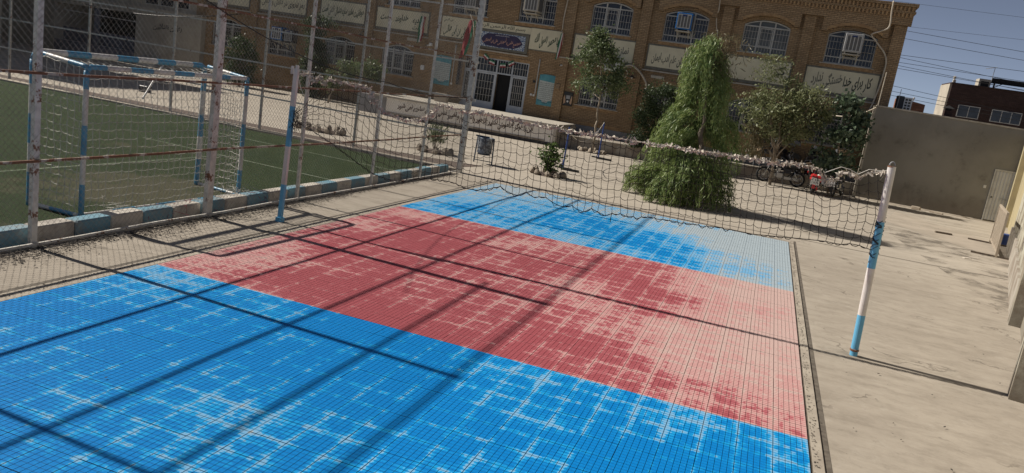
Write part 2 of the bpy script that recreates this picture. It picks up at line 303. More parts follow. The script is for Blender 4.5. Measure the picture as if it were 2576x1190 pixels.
# ------------------------------------------------------------------ mesh helpers
class MB:
    def __init__(s, xf=None): s.v = []; s.f = []; s.mi = []; s.xf = xf; s.uv = None
    def add(s, vs, fs, m=0):
        b = len(s.v); s.v += [tuple(q) for q in vs]; s.f += [tuple(b+i for i in f) for f in fs]; s.mi += [m]*len(fs); return s
    def box(s, x0, x1, y0, y1, z0, z1, m=0):
        if x0 > x1: x0, x1 = x1, x0
        if y0 > y1: y0, y1 = y1, y0
        return s.add([(x0,y0,z0),(x1,y0,z0),(x1,y1,z0),(x0,y1,z0),(x0,y0,z1),(x1,y0,z1),(x1,y1,z1),(x0,y1,z1)],
              [(0,3,2,1),(4,5,6,7),(0,1,5,4),(1,2,6,5),(2,3,7,6),(3,0,4,7)], m)
    def bevbox(s, x0, x1, y0, y1, z0, z1, b, m=0):
        r = [(x0+b,y0),(x1-b,y0),(x1,y0+b),(x1,y1-b),(x1-b,y1),(x0+b,y1),(x0,y1-b),(x0,y0+b)]
        cx, cy = (x0+x1)/2, (y0+y1)/2
        fx, fy = 1-2*b/(x1-x0), 1-2*b/(y1-y0)
        ri = [(cx+(x-cx)*fx, cy+(y-cy)*fy) for x, y in r]
        vs = [(x,y,z0+b) for x,y in r]+[(x,y,z1-b) for x,y in r]+[(x,y,z1) for x,y in ri]+[(x,y,z0) for x,y in ri]
        fs = [(i,(i+1)%8,8+(i+1)%8,8+i) for i in range(8)]+[(8+i,8+(i+1)%8,16+(i+1)%8,16+i) for i in range(8)]
        fs += [tuple(range(16,24)), tuple(reversed(range(24,32)))]+[(24+i,24+(i+1)%8,(i+1)%8,i) for i in range(8)]
        return s.add(vs, fs, m)
    def bar(s, p, q, w, h=None, m=0, up=(0,0,1)):
        h = h or w; p = Vector(p); q = Vector(q); d = (q-p).normalized(); u = Vector(up)
        if abs(d.dot(u)) > .95: u = Vector((0,1,0))
        a = d.cross(u).normalized()*w/2; b = d.cross(a).normalized()*h/2
        vs = [p-a-b,p+a-b,p+a+b,p-a+b,q-a-b,q+a-b,q+a+b,q-a+b]
        return s.add(vs, [(0,1,2,3),(7,6,5,4),(0,4,5,1),(1,5,6,2),(2,6,7,3),(3,7,4,0)], m)
    def tube(s, pts, r, n=6, m=0, caps=True, rs=None):
        pts = [Vector(p) for p in pts]; k_ = len(pts); b = len(s.v); prev = None
        for i, p in enumerate(pts):
            d = (pts[min(i+1,k_-1)]-pts[max(i-1,0)]).normalized()
            if prev is None:
                a = d.cross(Vector((0,0,1)) if abs(d.z) < .9 else Vector((0,1,0))).normalized()
            else:
                a = (prev-d*prev.dot(d))
                a = a.normalized() if a.length > 1e-6 else d.orthogonal().normalized()
            prev = a; c = d.cross(a); rr = rs[i] if rs else r
            for j in range(n):
                t_ = 2*math.pi*j/n; s.v.append(tuple(p+a*math.cos(t_)*rr+c*math.sin(t_)*rr))
        for i in range(k_-1):
            for j in range(n):
                s.f.append((b+i*n+j, b+i*n+(j+1)%n, b+(i+1)*n+(j+1)%n, b+(i+1)*n+j)); s.mi.append(m)
        if caps and n > 2:
            s.f.append(tuple(b+j for j in reversed(range(n)))); s.f.append(tuple(b+(k_-1)*n+j for j in range(n))); s.mi += [m, m]
        return s
    def lathe(s, prof, n=16, c=(0,0,0), m=0, axis='z'):
        b = len(s.v); k_ = len(prof)
        for r, z in prof:
            for j in range(n):
                t_ = 2*math.pi*j/n; x, y = r*math.cos(t_), r*math.sin(t_)
                p = (x,y,z) if axis == 'z' else ((x,z,y) if axis == 'y' else (z,x,y))
                s.v.append((c[0]+p[0], c[1]+p[1], c[2]+p[2]))
        for i in range(k_-1):
            for j in range(n): s.f.append((b+i*n+j, b+i*n+(j+1)%n, b+(i+1)*n+(j+1)%n, b+(i+1)*n+j)); s.mi.append(m)
        return s
    def prism(s, poly, y0, y1, m=0):          # polygon in (x,z), extruded along y
        k_ = len(poly); vs = [(x,y0,z) for x,z in poly]+[(x,y1,z) for x,z in poly]
        fs = [tuple(range(k_)), tuple(reversed(range(k_,2*k_)))]+[(i,k_+i,k_+(i+1)%k_,(i+1)%k_) for i in range(k_)]
        return s.add(vs, fs, m)
    def build(s, name, mats, parent=None, loc=None, smooth=False, kind=None):
        if not isinstance(mats, (list, tuple)): mats = [mats]
        vs = s.v
        if s.xf: vs = [s.xf(*q) for q in vs]
        if loc is not None: vs = [(a-loc[0], b-loc[1], c-loc[2]) for a, b, c in vs]
        me = bpy.data.meshes.new(name); me.from_pydata(vs, [], s.f)
        for mm in mats: me.materials.append(mm)
        if len(mats) > 1: me.polygons.foreach_set('material_index', s.mi)
        if smooth: me.polygons.foreach_set('use_smooth', [True]*len(me.polygons))
        if s.uv is not None:
            l = me.uv_layers.new(name='tile'); l.data.foreach_set('uv', s.uv)
        me.validate(); me.update()
        o = bpy.data.objects.new(name, me); COL.objects.link(o)
        if loc is not None: o.location = loc
        if parent is not None: o.parent = parent
        if kind: o['kind'] = kind
        return o
def tag(o, label, cat, group=None):
    o['label'] = label; o['category'] = cat
    if group: o['group'] = group
    return o
def thing(name, label, cat, loc=(0,0,0), rz=0, group=None):
    o = bpy.data.objects.new(name, None); COL.objects.link(o); o.location = loc; o.rotation_euler = (0,0,rz); o.empty_display_size = .2
    return tag(o, label, cat, group)
def copy_tree(o, parent=None):
    c = o.copy(); COL.objects.link(c); c.parent = parent
    for ch in list(o.children): copy_tree(ch, c)
    return c
def quads(name, P, mat, parent=None, loc=None, kind=None):      # P: (n,4,3) array of leaf quads
    P = np.asarray(P, dtype=np.float32)
    if loc is not None: P = P-np.array(loc, dtype=np.float32)
    n = len(P); me = bpy.data.meshes.new(name); me.vertices.add(n*4); me.vertices.foreach_set('co', P.reshape(-1))
    me.loops.add(n*4); me.loops.foreach_set('vertex_index', np.arange(n*4, dtype=np.int32))
    me.polygons.add(n); me.polygons.foreach_set('loop_start', np.arange(0, n*4, 4, dtype=np.int32))
    me.update(calc_edges=True); me.materials.append(mat)
    o = bpy.data.objects.new(name, me); COL.objects.link(o)
    if loc is not None: o.location = loc
    if parent is not None: o.parent = parent
    if kind: o['kind'] = kind
    return o
def leaves(C, D, L, Wd, rnd=.5):
    """diamond leaves at centres C along directions D"""
    n = len(C); D = D/np.linalg.norm(D, axis=1, keepdims=True)
    A = rng.normal(size=(n,3)); S = np.cross(D, A); S /= np.linalg.norm(S, axis=1, keepdims=True)
    L = L*(1+rnd*(rng.random(n)-.5))[:,None]; W_ = Wd*(1+rnd*(rng.random(n)-.5))[:,None]
    return np.stack([C-D*L/2, C+S*W_/2, C+D*L/2, C-S*W_/2], axis=1)

# ------------------------------------------------------------------ Persian lettering
FORMS = {}
def _f(ch, *codes): FORMS[ch] = codes
for ch, base in (('ب',0xFE8F),('پ',0xFB56),('ت',0xFE95),('ث',0xFE99),('ج',0xFE9D),('چ',0xFB7A),('ح',0xFEA1),('خ',0xFEA5),('س',0xFEB1),('ش',0xFEB5),('ص',0xFEB9),('ض',0xFEBD),('ط',0xFEC1),('ظ',0xFEC5),('ع',0xFEC9),('غ',0xFECD),('ف',0xFED1),('ق',0xFED5),('ک',0xFB8E),('گ',0xFB92),('ل',0xFEDD),('م',0xFEE1),('ن',0xFEE5),('ه',0xFEE9),('ی',0xFBFC)):
    _f(ch, base, base+1, base+2, base+3)
for ch, base in (('ا',0xFE8D),('آ',0xFE81),('د',0xFEA9),('ذ',0xFEAB),('ر',0xFEAD),('ز',0xFEAF),('و',0xFEED)): _f(ch, base, base+1)
FORMS['\u0001'] = (0xFEFB, 0xFEFC)      # lam-alef
def shape(word):
    word = word.replace('لا', '\u0001'); out = ''
    for i, ch in enumerate(word):
        f = FORMS.get(ch)
        if not f: out += ch; continue
        prev = FORMS.get(word[i-1]) if i else None; nxt = FORMS.get(word[i+1]) if i+1 < len(word) else None
        jp = bool(prev and len(prev) == 4); jn = bool(nxt and len(f) == 4)
        out += chr(f[3] if jp and jn else f[2] if jn else f[1] if jp else f[0])
    return out[::-1]
_glyph = {}
def word_mesh(word, bold):
    key = (word, bold)
    if key not in _glyph:
        c = bpy.data.curves.new('lettering', 'FONT'); c.body = shape(word); c.resolution_u = 2; c.offset = bold
        o = bpy.data.objects.new('lettering', c); COL.objects.link(o); bpy.context.view_layer.update()
        me = bpy.data.meshes.new_from_object(o.evaluated_get(bpy.context.evaluated_depsgraph_get()))
        V = np.array([v.co[:] for v in me.vertices]).reshape(-1, 3); F = [tuple(p.vertices) for p in me.polygons]
        bpy.data.objects.remove(o); bpy.data.curves.remove(c); bpy.data.meshes.remove(me)
        if len(V): V[:,0] -= V[:,0].min()
        _glyph[key] = (V, F)
    return _glyph[key]
def lettering(name, line, org, ux, uz, width, height, mats, parent, slope=.16, bold=.018, xf=None, words_mat=None, gap=.22):
    """one line of right-to-left text; org = bottom left corner, ux/uz = directions; words start high at the right and fall to the left"""
    x = 0; parts = []
    for i, wd in enumerate(line.split()):
        V, F = word_mesh(wd, bold)
        if not len(V): continue
        ww = V[:,0].max(); X = V[:,0]+x-ww; Yv = V[:,1]+slope*(V[:,0]-ww*.5)
        parts.append((X, Yv, F, (words_mat or {}).get(i, 0))); x -= ww+gap
    allx = np.concatenate([q[0] for q in parts]); ally = np.concatenate([q[1] for q in parts])
    x0, x1, y0, y1 = allx.min(), allx.max(), ally.min(), ally.max()
    mb = MB(xf); ux = Vector(ux); uz = Vector(uz); org = Vector(org)
    for X, Yv, F, mi in parts:
        vs = [org+ux*((a-x0)/(x1-x0)*width)+uz*((b-y0)/(y1-y0)*height) for a, b in zip(X, Yv)]
        mb.add(vs, F, mi)
    return mb.build(name, mats, parent)
def struct(name, mb, mat, **kw):
    o = mb.build(name, mat, **kw); o['kind'] = 'structure'; return o

# ------------------------------------------------------------------ ground, turf, soil, kerb
g = MB(); g.add([(-400,-60,0),(400,-60,0),(400,900,0),(-400,900,0)], [(0,1,2,3)]); struct('yard_ground', g, M_GROUND)
g = MB(); g.add([(-60,-20,.012),(-8.14,-20,.012),(-8.14,19.62,.012),(-60,20.0,.012)], [(0,1,2,3)]); struct('artificial_turf', g, M_TURF)
tl = MB()
for a, b in (((-8.6,14.6),(-14,14.9)),((-8.6,17.6),(-14.4,17.9)),((-11.6,3),(-11.6,14.7))):
    a = Vector((*a,.016)); b = Vector((*b,.016)); d = (b-a).normalized(); n_ = Vector((-d.y,d.x,0))*.035
    tl.add([a-n_,b-n_,b+n_,a+n_], [(0,1,2,3)])
struct('turf_marking', tl, M_TURFLINE)
g = MB(); g.box(-60,-7.95,19.68,20.08,-.1,.06); struct('pitch_edging', g, M_SLAB)
g = MB(); g.add([(-60,20.15,.006),(-8.3,20.15,.006),(-7.9,21.9,.006),(-10,21.35,.006),(-60,20.9,.006)], [(0,1,2,3,4)]); struct('soil_bed', g, M_SOIL)
kerb = bpy.data.objects.new('kerb', None); COL.objects.link(kerb); kerb['kind'] = 'structure'; kerb.location = (-8.03, 0, 0)
y = 4.0; i = 0
km = []
for mm in (M_KERBB, M_KERBW):
    mb = MB(); mb.bevbox(-.11,.11,-.28,.28,-.03,.20,.018); o = mb.build('kerb_block', mm, kerb); km.append(o)
yy = [4.3+.565*i for i in range(27)]
for i, y in enumerate(yy):
    o = km[i%2] if i < 2 else km[i%2].copy()
    if i >= 2: COL.objects.link(o)
    o.parent = kerb; o.location = (random.uniform(-.008,.008), y, random.uniform(-.012,.004)); o.rotation_euler = (0,0,random.uniform(-.012,.012))
# joint strips and edge strips round the court
g = MB()
g.box(.895,.985,1.2,19.05,-.02,.022); g.box(-6.62,-6.44,1.2,18.95,-.02,.014); g.box(-6.6,.97,18.93,19.02,-.02,.016)
struct('court_edging', g, M_SLAB)
g = MB(); g.add([(1.0,1.2,.004),(1.055,1.2,.004),(1.045,19.3,.004),(.995,19.3,.004)], [(0,1,2,3)])
g.add([(.872,1.2,.006),(.895,1.2,.006),(.895,18.9,.006),(.872,18.9,.006)], [(0,1,2,3)])
g.add([(-6.72,1.2,.004),(-6.64,1.2,.004),(-6.63,19,.004),(-6.70,19,.004)], [(0,1,2,3)])
g.add([(-6.7,19.06,.004),(1.0,19.06,.004),(1.0,19.12,.004),(-6.7,19.11,.004)], [(0,1,2,3)])
g.add([(-6.9,19.52,.004),(8,20.0,.004),(8,20.05,.004),(-6.9,19.58,.004)], [(0,1,2,3)])
struct('slab_joint', g, M_JOINT)

g = MB(); g.add([(4.05,27.9,.005),(6.55,23.1,.005),(7.35,27.2,.005),(4.95,32.2,.005)], [(0,1,2,3)]); struct('paved_patch', g, MAT('patch_paving', (.40,.345,.28), (.29,.25,.20), 1.1, .3, .7, rough=.9, bump=.2, bscale=12))
t = NT('damp_stain'); v = t.pos(); n_ = t.noise(v, .9, 6, .68, .5)
mk = t.n('ShaderNodeBsdfTransparent'); mx = t.n('ShaderNodeMixShader'); t.link(t.math('MULTIPLY', t.ramp(n_, .46, .70), .8), mx.inputs[0]); t.link(mk.outputs[0], mx.inputs[1]); t.link(t.p.outputs[0], mx.inputs[2]); t.link(mx.outputs[0], t.out.inputs[0])
M_STAIN = t.done((.17,.147,.118), .8)
g = MB(); g.add([(3.6,26.6,.008),(4.7,13.9,.008),(6.6,22.5,.008),(6.6,23.6,.008),(4.5,26.4,.008)], [(0,1,2,3,4)]); g.add([(1.3,18.6,.008),(2.1,18.3,.008),(2.2,17.6,.008),(1.5,17.8,.008)], [(0,3,2,1)]); struct('damp_stain', g, M_STAIN)
# ------------------------------------------------------------------ court of interlocking tiles
XL, XR = -6.418, .870; NX = 24; TX = (XR-XL)/NX
rows = []     # (y0, size, colour)
ys = 7.154
for i in range(18): rows.append((7.154-(i+1)*.3005, .3005, 0))
for i in range(21): rows.append((7.154+i*(13.434-7.154)/21, (13.434-7.154)/21, 1))
for i in range(18): rows.append((13.434+i*(18.887-13.434)/18, (18.887-13.434)/18, 0))
def tile_geo(cx, cy, sx, sy, z, sc=1.):
    """six ribs on a base; returns verts, faces, mats, uvs"""
    V = []; F = []; Mi = []; UV = []
    hx, hy = sx/2-.0012, sy/2-.0014; wv = sx/6
    def q(p, m):
        b = len(V); V.extend(p); F.append((b,b+1,b+2,b+3)); Mi.append(m)
        for a in p: UV.extend(((a[0]-cx)/(sx/2), (a[1]-cy)/(sy/2)))
    for i in range(6):
        a = cx-sx/2+i*wv+.0019; b = cx-sx/2+(i+1)*wv-.0019
        if i == 0: a = cx-hx+.001
        if i == 5: b = cx+hx-.001
        zt = z+.020; zb = z+.008; y0, y1 = cy-hy, cy+hy
        q([(a,y0,zt),(b,y0,zt),(b,y1,zt),(a,y1,zt)], 0)
        q([(a,y0,zb),(a,y0,zt),(a,y1,zt),(a,y1,zb)], 1); q([(b,y0,zb),(b,y1,zb),(b,y1,zt),(b,y0,zt)], 1)
        q([(a,y0,zb),(b,y0,zb),(b,y0,zt),(a,y0,zt)], 1)
    q([(cx-hx,cy-hy,z+.008),(cx+hx,cy-hy,z+.008),(cx+hx,cy+hy,z+.008),(cx-hx,cy+hy,z+.008)], 1)
    return V, F, Mi, UV
court = bpy.data.objects.new('court_floor', None); COL.objects.link(court); court['kind'] = 'structure'
court['label'] = 'blue and red interlocking plastic tile volleyball court, patchy with water'
Rc = cam_rot(.2959,.2030,.1558); RcT = Rc.transposed()
def in_view(x, y, z=0):
    q = RcT @ Vector((x, y, z-CAM_H))
    if q.z > -.1: return False
    f = cd.lens/36
    u = f*q.x/-q.z; v_ = f*q.y/-q.z
    return abs(u) < .515 and abs(v_) < .515*473/1024+.01
TL = []
for (y0, sy, c_) in rows:
    for i in range(NX):
        cx, cy = XL+(i+.5)*TX, y0+sy/2
        vis = in_view(cx, cy); TL.append((0 if vis else 1, cx*cx+cy*cy, cx, cy, sy, c_))
TL.sort(); near = TL[:300]; rest = TL[300:]
tile_me = {}
def tile_mesh(c_, sy):
    k_ = (c_, round(sy, 3))
    if k_ not in tile_me:
        V, F, Mi, UV = tile_geo(0, 0, TX, sy, 0); mb = MB(); mb.v = V; mb.f = F; mb.mi = Mi; mb.uv = UV
        o = mb.build('tile', [M_TRED, M_TBASER] if c_ else [M_TBLUE, M_TBASE]); tile_me[k_] = o.data; bpy.data.objects.remove(o)
    return tile_me[k_]
for _, _, cx, cy, sy, c_ in near:
    o = bpy.data.objects.new('tile', tile_mesh(c_, sy)); COL.objects.link(o); o.parent = court
    o.location = (cx+random.uniform(-.0006,.0006), cy+random.uniform(-.0006,.0006), random.uniform(0,.0015)); o.rotation_euler = (random.uniform(-.004,.004), random.uniform(-.004,.004), random.uniform(-.003,.003))
for c_, nm in ((0,'blue_tiles'),(1,'red_tiles')):
    mb = MB(); UV = []
    for _, _, cx, cy, sy, cc in rest:
        if cc != c_: continue
        V, F, Mi, U = tile_geo(cx, cy, TX, sy, random.uniform(0,.0015)); b = len(mb.v); mb.v += V; mb.f += [tuple(b+i for i in f) for f in F]; mb.mi += Mi; UV += U
    mb.uv = UV; mb.build(nm, [M_TRED, M_TBASER] if c_ else [M_TBLUE, M_TBASE], court, kind='stuff')

# ------------------------------------------------------------------ school building
KF = 37/36; ZO = .0778
def FX(s, y, z): return (s*KF, y, z*KF-ZO)
def FMB(): return MB(FX)
school = thing('school_building', 'two storey brown brick school with arched barred windows and painted sign bands', 'building', (3.7*KF, 37.0, 0), -.0299)
WIN = [(-2.33,-.41),(-5.79,-3.87),(-9.25,-7.31),(-12.64,-10.74),(-16.22,-14.40),(-19.70,-17.85),(-23.35,-21.50),(-26.85,-24.95),(-30.40,-28.55),(-34.15,-32.20)]
S0, S1 = -35.2, .57
def arc(a, b, zs, zc, n=10, flat=False):
    c = (a+b)/2; h = zc-zs; r = ((b-a)**2/4+h*h)/(2*h); cz = zc-r; t0 = math.asin((b-a)/2/r)
    return [(c+r*math.sin(-t0+2*t0*i/n), cz+r*math.cos(-t0+2*t0*i/n)) for i in range(n+1)]
def wall_strip(z0, z1, ops):
    mb = FMB(); ops = sorted(ops); prev = S0
    for a, b, zo, zs, zc in ops:
        mb.box(prev, a, 0, .3, z0, z1); prev = b
        if zo > z0: mb.box(a, b, 0, .3, z0, zo)
        if zc > zs+.01:
            A = arc(a, b, zs, zc); mb.prism([(a,z1)]+A+[(b,z1)], 0, .3)
        else: mb.box(a, b, 0, .3, zs, z1)
    mb.box(prev, S1, 0, .3, z0, z1)
    return mb
DOOR = (-18.70, -15.29, .95, 3.42, 3.42)
low = [(a,b,1.9,3.08,3.40) for i,(a,b) in enumerate(WIN) if i not in (4,5)]+[DOOR]
up = [(a,b,5.30,6.50,6.73) for a,b in WIN]
wall_strip(.98, 4.02, [tuple(o) for o in low if o is not DOOR]+[(DOOR[0],DOOR[1],.98,3.42,3.42)]).build('wall', M_BRICK, school)
wall_strip(4.02, 7.12, up).build('wall', M_BRICK, school)
m = FMB(); m.box(S0, S1, .31, 9, -.05, 7.9); m.box(S0, S1, 0.05, .3, 7.12, 7.6); m.build('building_core', M_BRICK, school)
# plinth of grey stone slabs
for i in range(18):
    a = -13.4+i*.78
    m = FMB(); m.box(a, a+.772, -.03, .29, .02, .975); m.build('plinth_slab', M_GREYSTONE, school)
m = FMB(); m.box(S0, DOOR[0], -.01, .29, .0, .975); m.box(DOOR[1], -13.41, -.01, .29, 0, .975); m.build('base_wall', M_BRICK, school)
# soldier course over the plinth
m = FMB()
for i in range(150):
    a = -13.4+i*.0925; m.box(a, a+.086, -.022, .0, .985, 1.14)
m.build('soldier_course', M_ARCH, school)
# pilasters
for a, b in ((.07,.56),(-3.40,-2.94),(-6.77,-6.30),(-10.34,-9.87),(-13.86,-13.36),(-20.75,-20.28),(-24.42,-23.95),(-27.95,-27.50),(-31.62,-31.15),(-35.2,-34.75)):
    m = FMB(); m.box(a, b, -.13, -.001, 1.0 if a > -13 else 0, 7.10); m.build('pilaster', M_BRICK, school)
# proud upper wall with arched hoods and corbels
m = FMB(); m.box(S0, S1+.10, -.24, -.001, 7.12, 7.60); m.build('upper_band', M_BRICK, school)
for a, b in WIN:
    A = arc(a-.10, b+.10, 6.60, 6.88)
    m = FMB(); m.prism([(a-.33,7.118),(a-.33,6.56),(a-.11,6.56)]+A+[(b+.11,6.56),(b+.33,6.56),(b+.33,7.118)], -.24, -.001); m.build('hood', M_BRICK, school)
    A1 = arc(a-.10, b+.10, 6.605, 6.885, 30); A2 = arc(a-.13, b+.13, 6.72, 7.0, 30); m = FMB()
    for i in range(30):
        p, q, r_, s_ = A1[i], A1[i+1], A2[i+1], A2[i]; e = .07
        q = (q[0]-(q[0]-p[0])*e, q[1]-(q[1]-p[1])*e); r_ = (r_[0]-(r_[0]-s_[0])*e, r_[1]-(r_[1]-s_[1])*e)
        m.prism([p, s_, r_, q], -.258, -.2405)
    m.build('arch_ring', M_ARCH, school)
for i, (a, b) in enumerate(WIN):
    if i in (4,5): continue
    A1 = arc(a-.02, b+.02, 3.085, 3.405, 26); A2 = arc(a-.06, b+.06, 3.20, 3.56, 26); m = FMB()
    for j in range(26):
        p, q, r_, s_ = A1[j], A1[j+1], A2[j+1], A2[j]
        m.prism([p, s_, (r_[0]-(r_[0]-s_[0])*.08, r_[1]), (q[0]-(q[0]-p[0])*.08, q[1])], -.018, -.0005)
    m.build('arch_ring', M_ARCH, school)
# cornice and dentils
m = FMB(); m.box(S0, S1+.16, -.30, .4, 7.60, 7.68); m.box(S0, S1+.12, -.26, .4, 7.68, 7.86); m.box(S0, S1+.20, -.36, .5, 7.86, 7.98); m.build('cornice', M_BRICK, school)
m = FMB(); s_ = S1+.05
while s_ > -14:
    m.box(s_-.07, s_, -.325, -.2605, 7.69, 7.85); m.box(s_-.10, s_-.03, -.30, -.2405, 7.44, 7.595); s_ -= .15
m.build('dentil_course', M_ARCH, school, kind='stuff')
# ledges under the signs
for a, b in ((-2.9,.56),(-6.3,-3.4),(-9.87,-6.77),(-13.36,-10.34),(-20.28,-18.5),(-23.95,-20.75),(-27.5,-24.42),(-31.15,-27.95),(-34.75,-31.62)):
    m = FMB(); m.box(a, b, -.09, -.001, 3.90, 3.96); m.build('ledge', M_STONE, school)
m = FMB(); m.box(-18.2, -15.42, -.10, -.001, 3.72, 3.78); m.build('ledge', M_STONE, school)
m = FMB(); m.box(-13.86, -13.0, -.16, -.131, 3.91, 3.96); m.build('ledge', M_STONE, school)
# windows
def window(a, b, z0, zs, zc, glass=M_GLASS):
    A = arc(a+.02, b-.02, zs-.01, zc-.02, 10); w3 = (b-a)/3; c = [a+w3, a+2*w3]
    m = FMB(); e = .03
    m.box(a, a+.045, .10, .16, z0, zs); m.box(b-.045, b, .10, .16, z0, zs); m.box(a+.045, b-.045, .10, .16, z0, z0+.05)
    for x in c: m.box(x-.03, x+.03, .098, .162, z0+.05, zs+.13)
    for zz, h in ((z0+.26,.045),(zs-.10,.055)):
        for x0, x1 in ((a+.045,c[0]-.03),(c[0]+.03,c[1]-.03),(c[1]+.03,b-.045)): m.box(x0, x1, .10, .16, zz, zz+h)
    # sash in the middle bay
    m.box(c[0]+.05, c[0]+.085, .085, .099, z0+.33, zs-.14); m.box(c[1]-.085, c[1]-.05, .085, .099, z0+.33, zs-.14)
    m.box(c[0]+.05, c[1]-.05, .084, .0985, z0+.31, z0+.345); m.box(c[0]+.05, c[1]-.05, .084, .0985, zs-.16, zs-.125)
    for i in range(10):
        p, q = A[i], A[i+1]; m.prism([p, q, (q[0], q[1]-.05), (p[0], p[1]-.05)], .10, .16)
    wn_ = m.build('window', M_WHITEMET, school)
    gr = FMB(); n = 15
    for i in range(1, n):
        x = a+(b-a)*i/n
        if i % 5 == 0: continue
        gr.bar((x,.07,z0+.02), (x,.07,zs-.08), .013)
    for zz in (z0+.30+.30, z0+.30+.60): gr.bar((a+.02,.072,zz), (b-.02,.072,zz), .015)
    gr.build('grille', M_GRILLE, wn_)
    xs = [a+.02, c[0], c[1], b-.02]
    for i in range(3):
        for za, zb in ((z0,z0+.27),(z0+.27,zs-.08),(zs-.08,zc)):
            p = FMB(); p.box(xs[i], xs[i+1], .165, .175, za, zb); p.build('pane', glass, wn_)
    sl_ = FMB(); sl_.box(a-.13, b+.10, -.07, .10, z0-.035, z0-.001); sl_.build('sill', M_STONE, wn_)
    br = FMB(); s_ = a-.1
    while s_ < b+.05: br.box(s_, s_+.075, -.03, -.001, z0-.16, z0-.036); s_ += .083
    br.build('sill_bricks', M_ARCH, wn_)
for i, (a, b) in enumerate(WIN):
    if i < 7: window(a, b, 5.30, 6.50, 6.73, M_GLASSP if i == 1 else M_GLASS)
    if i not in (4,5): window(a, b, 1.90, 3.08, 3.40)
# entrance doors: barred metal screen, one leaf open
a, b, z0, z1, _ = DOOR; z0 = .96
m = FMB()
posts = [-18.66,-18.13-.02,-17.62+.10,-16.93,-16.13,-15.33]
posts = [-18.66,-18.02,-16.94,-16.13,-15.32]
for x in posts: m.box(x-.035, x+.035, .04, .12, z0, z1)
for i in range(4):
    m.box(posts[i]+.035, posts[i+1]-.035, .041, .119, 2.72, 2.79); m.box(posts[i]+.035, posts[i+1]-.035, .041, .119, z1-.05, z1)
dr = m.build('door_frame', M_DOORMET, school)
for i, (x0, x1) in enumerate(zip(posts[:-1], posts[1:])):
    gg = FMB(); n = 5 if i else 4
    for j in range(1, n+1):
        x = x0+(x1-x0)*j/(n+1); gg.bar((x,.06,2.79), (x,.06,z1), .016)
    gg.bar((x0,.062,3.10), (x1,.062,3.10), .016); gg.build('transom_grille', M_GRILLE, dr)
    p = FMB(); p.box(x0+.02, x1-.02, .13, .14, 2.75, z1); p.build('pane', M_GLASS, dr)
    if i == 2: continue
    lf = FMB(); lf.box(x0+.037, x0+.09, .05, .11, z0+.01, 2.71); lf.box(x1-.09, x1-.037, .05, .11, z0+.01, 2.71); lf.box(x0+.09, x1-.09, .05, .11, z0+.01, z0+.36); lf.box(x0+.09, x1-.09, .05, .11, 2.64, 2.71)
    lo = lf.build('door_leaf', M_DOORMET, dr)
    gg = FMB()
    for j in range(1, n+1):
        x = x0+.09+(x1-x0-.18)*j/(n+1); gg.bar((x,.062,z0+.36), (x,.062,2.64), .016)
    for zz in (1.62,1.94,2.28): gg.bar((x0+.09,.063,zz), (x1-.09,.063,zz), .016)
    gg.build('grille', M_GRILLE, lo)
    p = FMB(); p.box(x0+.05, x1-.05, .13, .14, z0+.3, 2.68); p.build('pane', M_GLASS, lo)
p = FMB(); p.box(posts[2]+.04, posts[3]-.04, .25, .26, z0, 2.72); p.build('open_doorway', M_DARK, dr)
m = FMB()
for i in range(46):
    x = a-.05+i*.0755; m.box(x, x+.07, -.022, -.001, z1+.004, z1+.15)
m.build('door_lintel', M_ARCH, school)
# door curtains hanging at the left jamb
for j, (sx, c_) in enumerate(((-18.86,M_DKCHAIR),(-18.72,M_WOOD))):
    m = FMB(); n = 8
    for i in range(n):
        x = sx-.12+i*.03; m.box(x, x+.03, -.05-.02*(i%2), -.03-.02*(i%2), 1.9 if j == 0 else 1.1, 3.3)
    m.build('door_curtain', c_, school)
# painted signs
def sign(s0, s1, z0, z1, border=.07, rnd=False):
    m = FMB(); m.box(s0-border, s1+border, -.020, -.001, z0-border*1.8, z1+border); bo = m.build('sign_border', M_SIGNFR, school)
    m = FMB(); m.box(s0, s1, -.032, -.0205, z0, z1); return m.build('painted_sign', M_SIGN, bo)
def txt(line, s0, s1, z0, z1, mats, parent, y=-.036, slope=.14, bold=.028, wm=None, gap=.25):
    dz = (z1-z0)*.13 if y > -.08 and z1-z0 > .3 else 0
    return lettering('lettering', line, (s0, y, z0-dz), (1,0,0), (0,0,1), s1-s0, z1-z0+2*dz, mats, parent, slope, bold, FX, wm, gap)
sg = sign(-2.88,-.02,4.12,5.05); txt('کار برای خدا خستگی ندارد', -2.62,-.25,4.30,4.86,[M_DARKTXT,M_FADETXT],sg,wm={3:1,4:1})
sg = sign(-6.25,-3.55,4.12,5.06); txt('گر', -4.25,-3.68,4.45,4.86,[M_DARKTXT],sg)
sg = sign(-9.72,-6.95,4.12,5.05); txt('دانش آموزان علم ادب ایمان', -9.52,-7.35,4.24,4.78,[M_DARKTXT,M_FADETXT],sg,wm={2:1,3:1,4:1})
sg = sign(-13.24,-10.38,4.12,5.06); txt('نماز معراج مومن است', -13.05,-10.62,4.32,4.80,[M_FADETXT,M_GREENTXT],sg,wm={1:1,2:1,3:1})
sg = sign(-15.46,-13.93,4.12,5.09,.03); txt('یا محمد رسول الله', -15.20,-14.02,4.28,4.86,[M_GREENTXT],sg,slope=.3)
sg = sign(-18.46,-15.47,4.77,5.07,.02); txt('بسم الله الرحمن الرحیم', -18.35,-15.75,4.79,5.04,[M_DARKTXT],sg,slope=.02,bold=.012)
sg = sign(-20.16,-18.50,4.14,5.10,.03)
txt('یا علی بن ابی طالب', -20.02,-18.62,4.20,4.70,[M_GREENTXT],sg,slope=.3); txt('علیه السلام', -20.05,-19.55,4.80,5.02,[M_GREENTXT],sg,slope=.3)
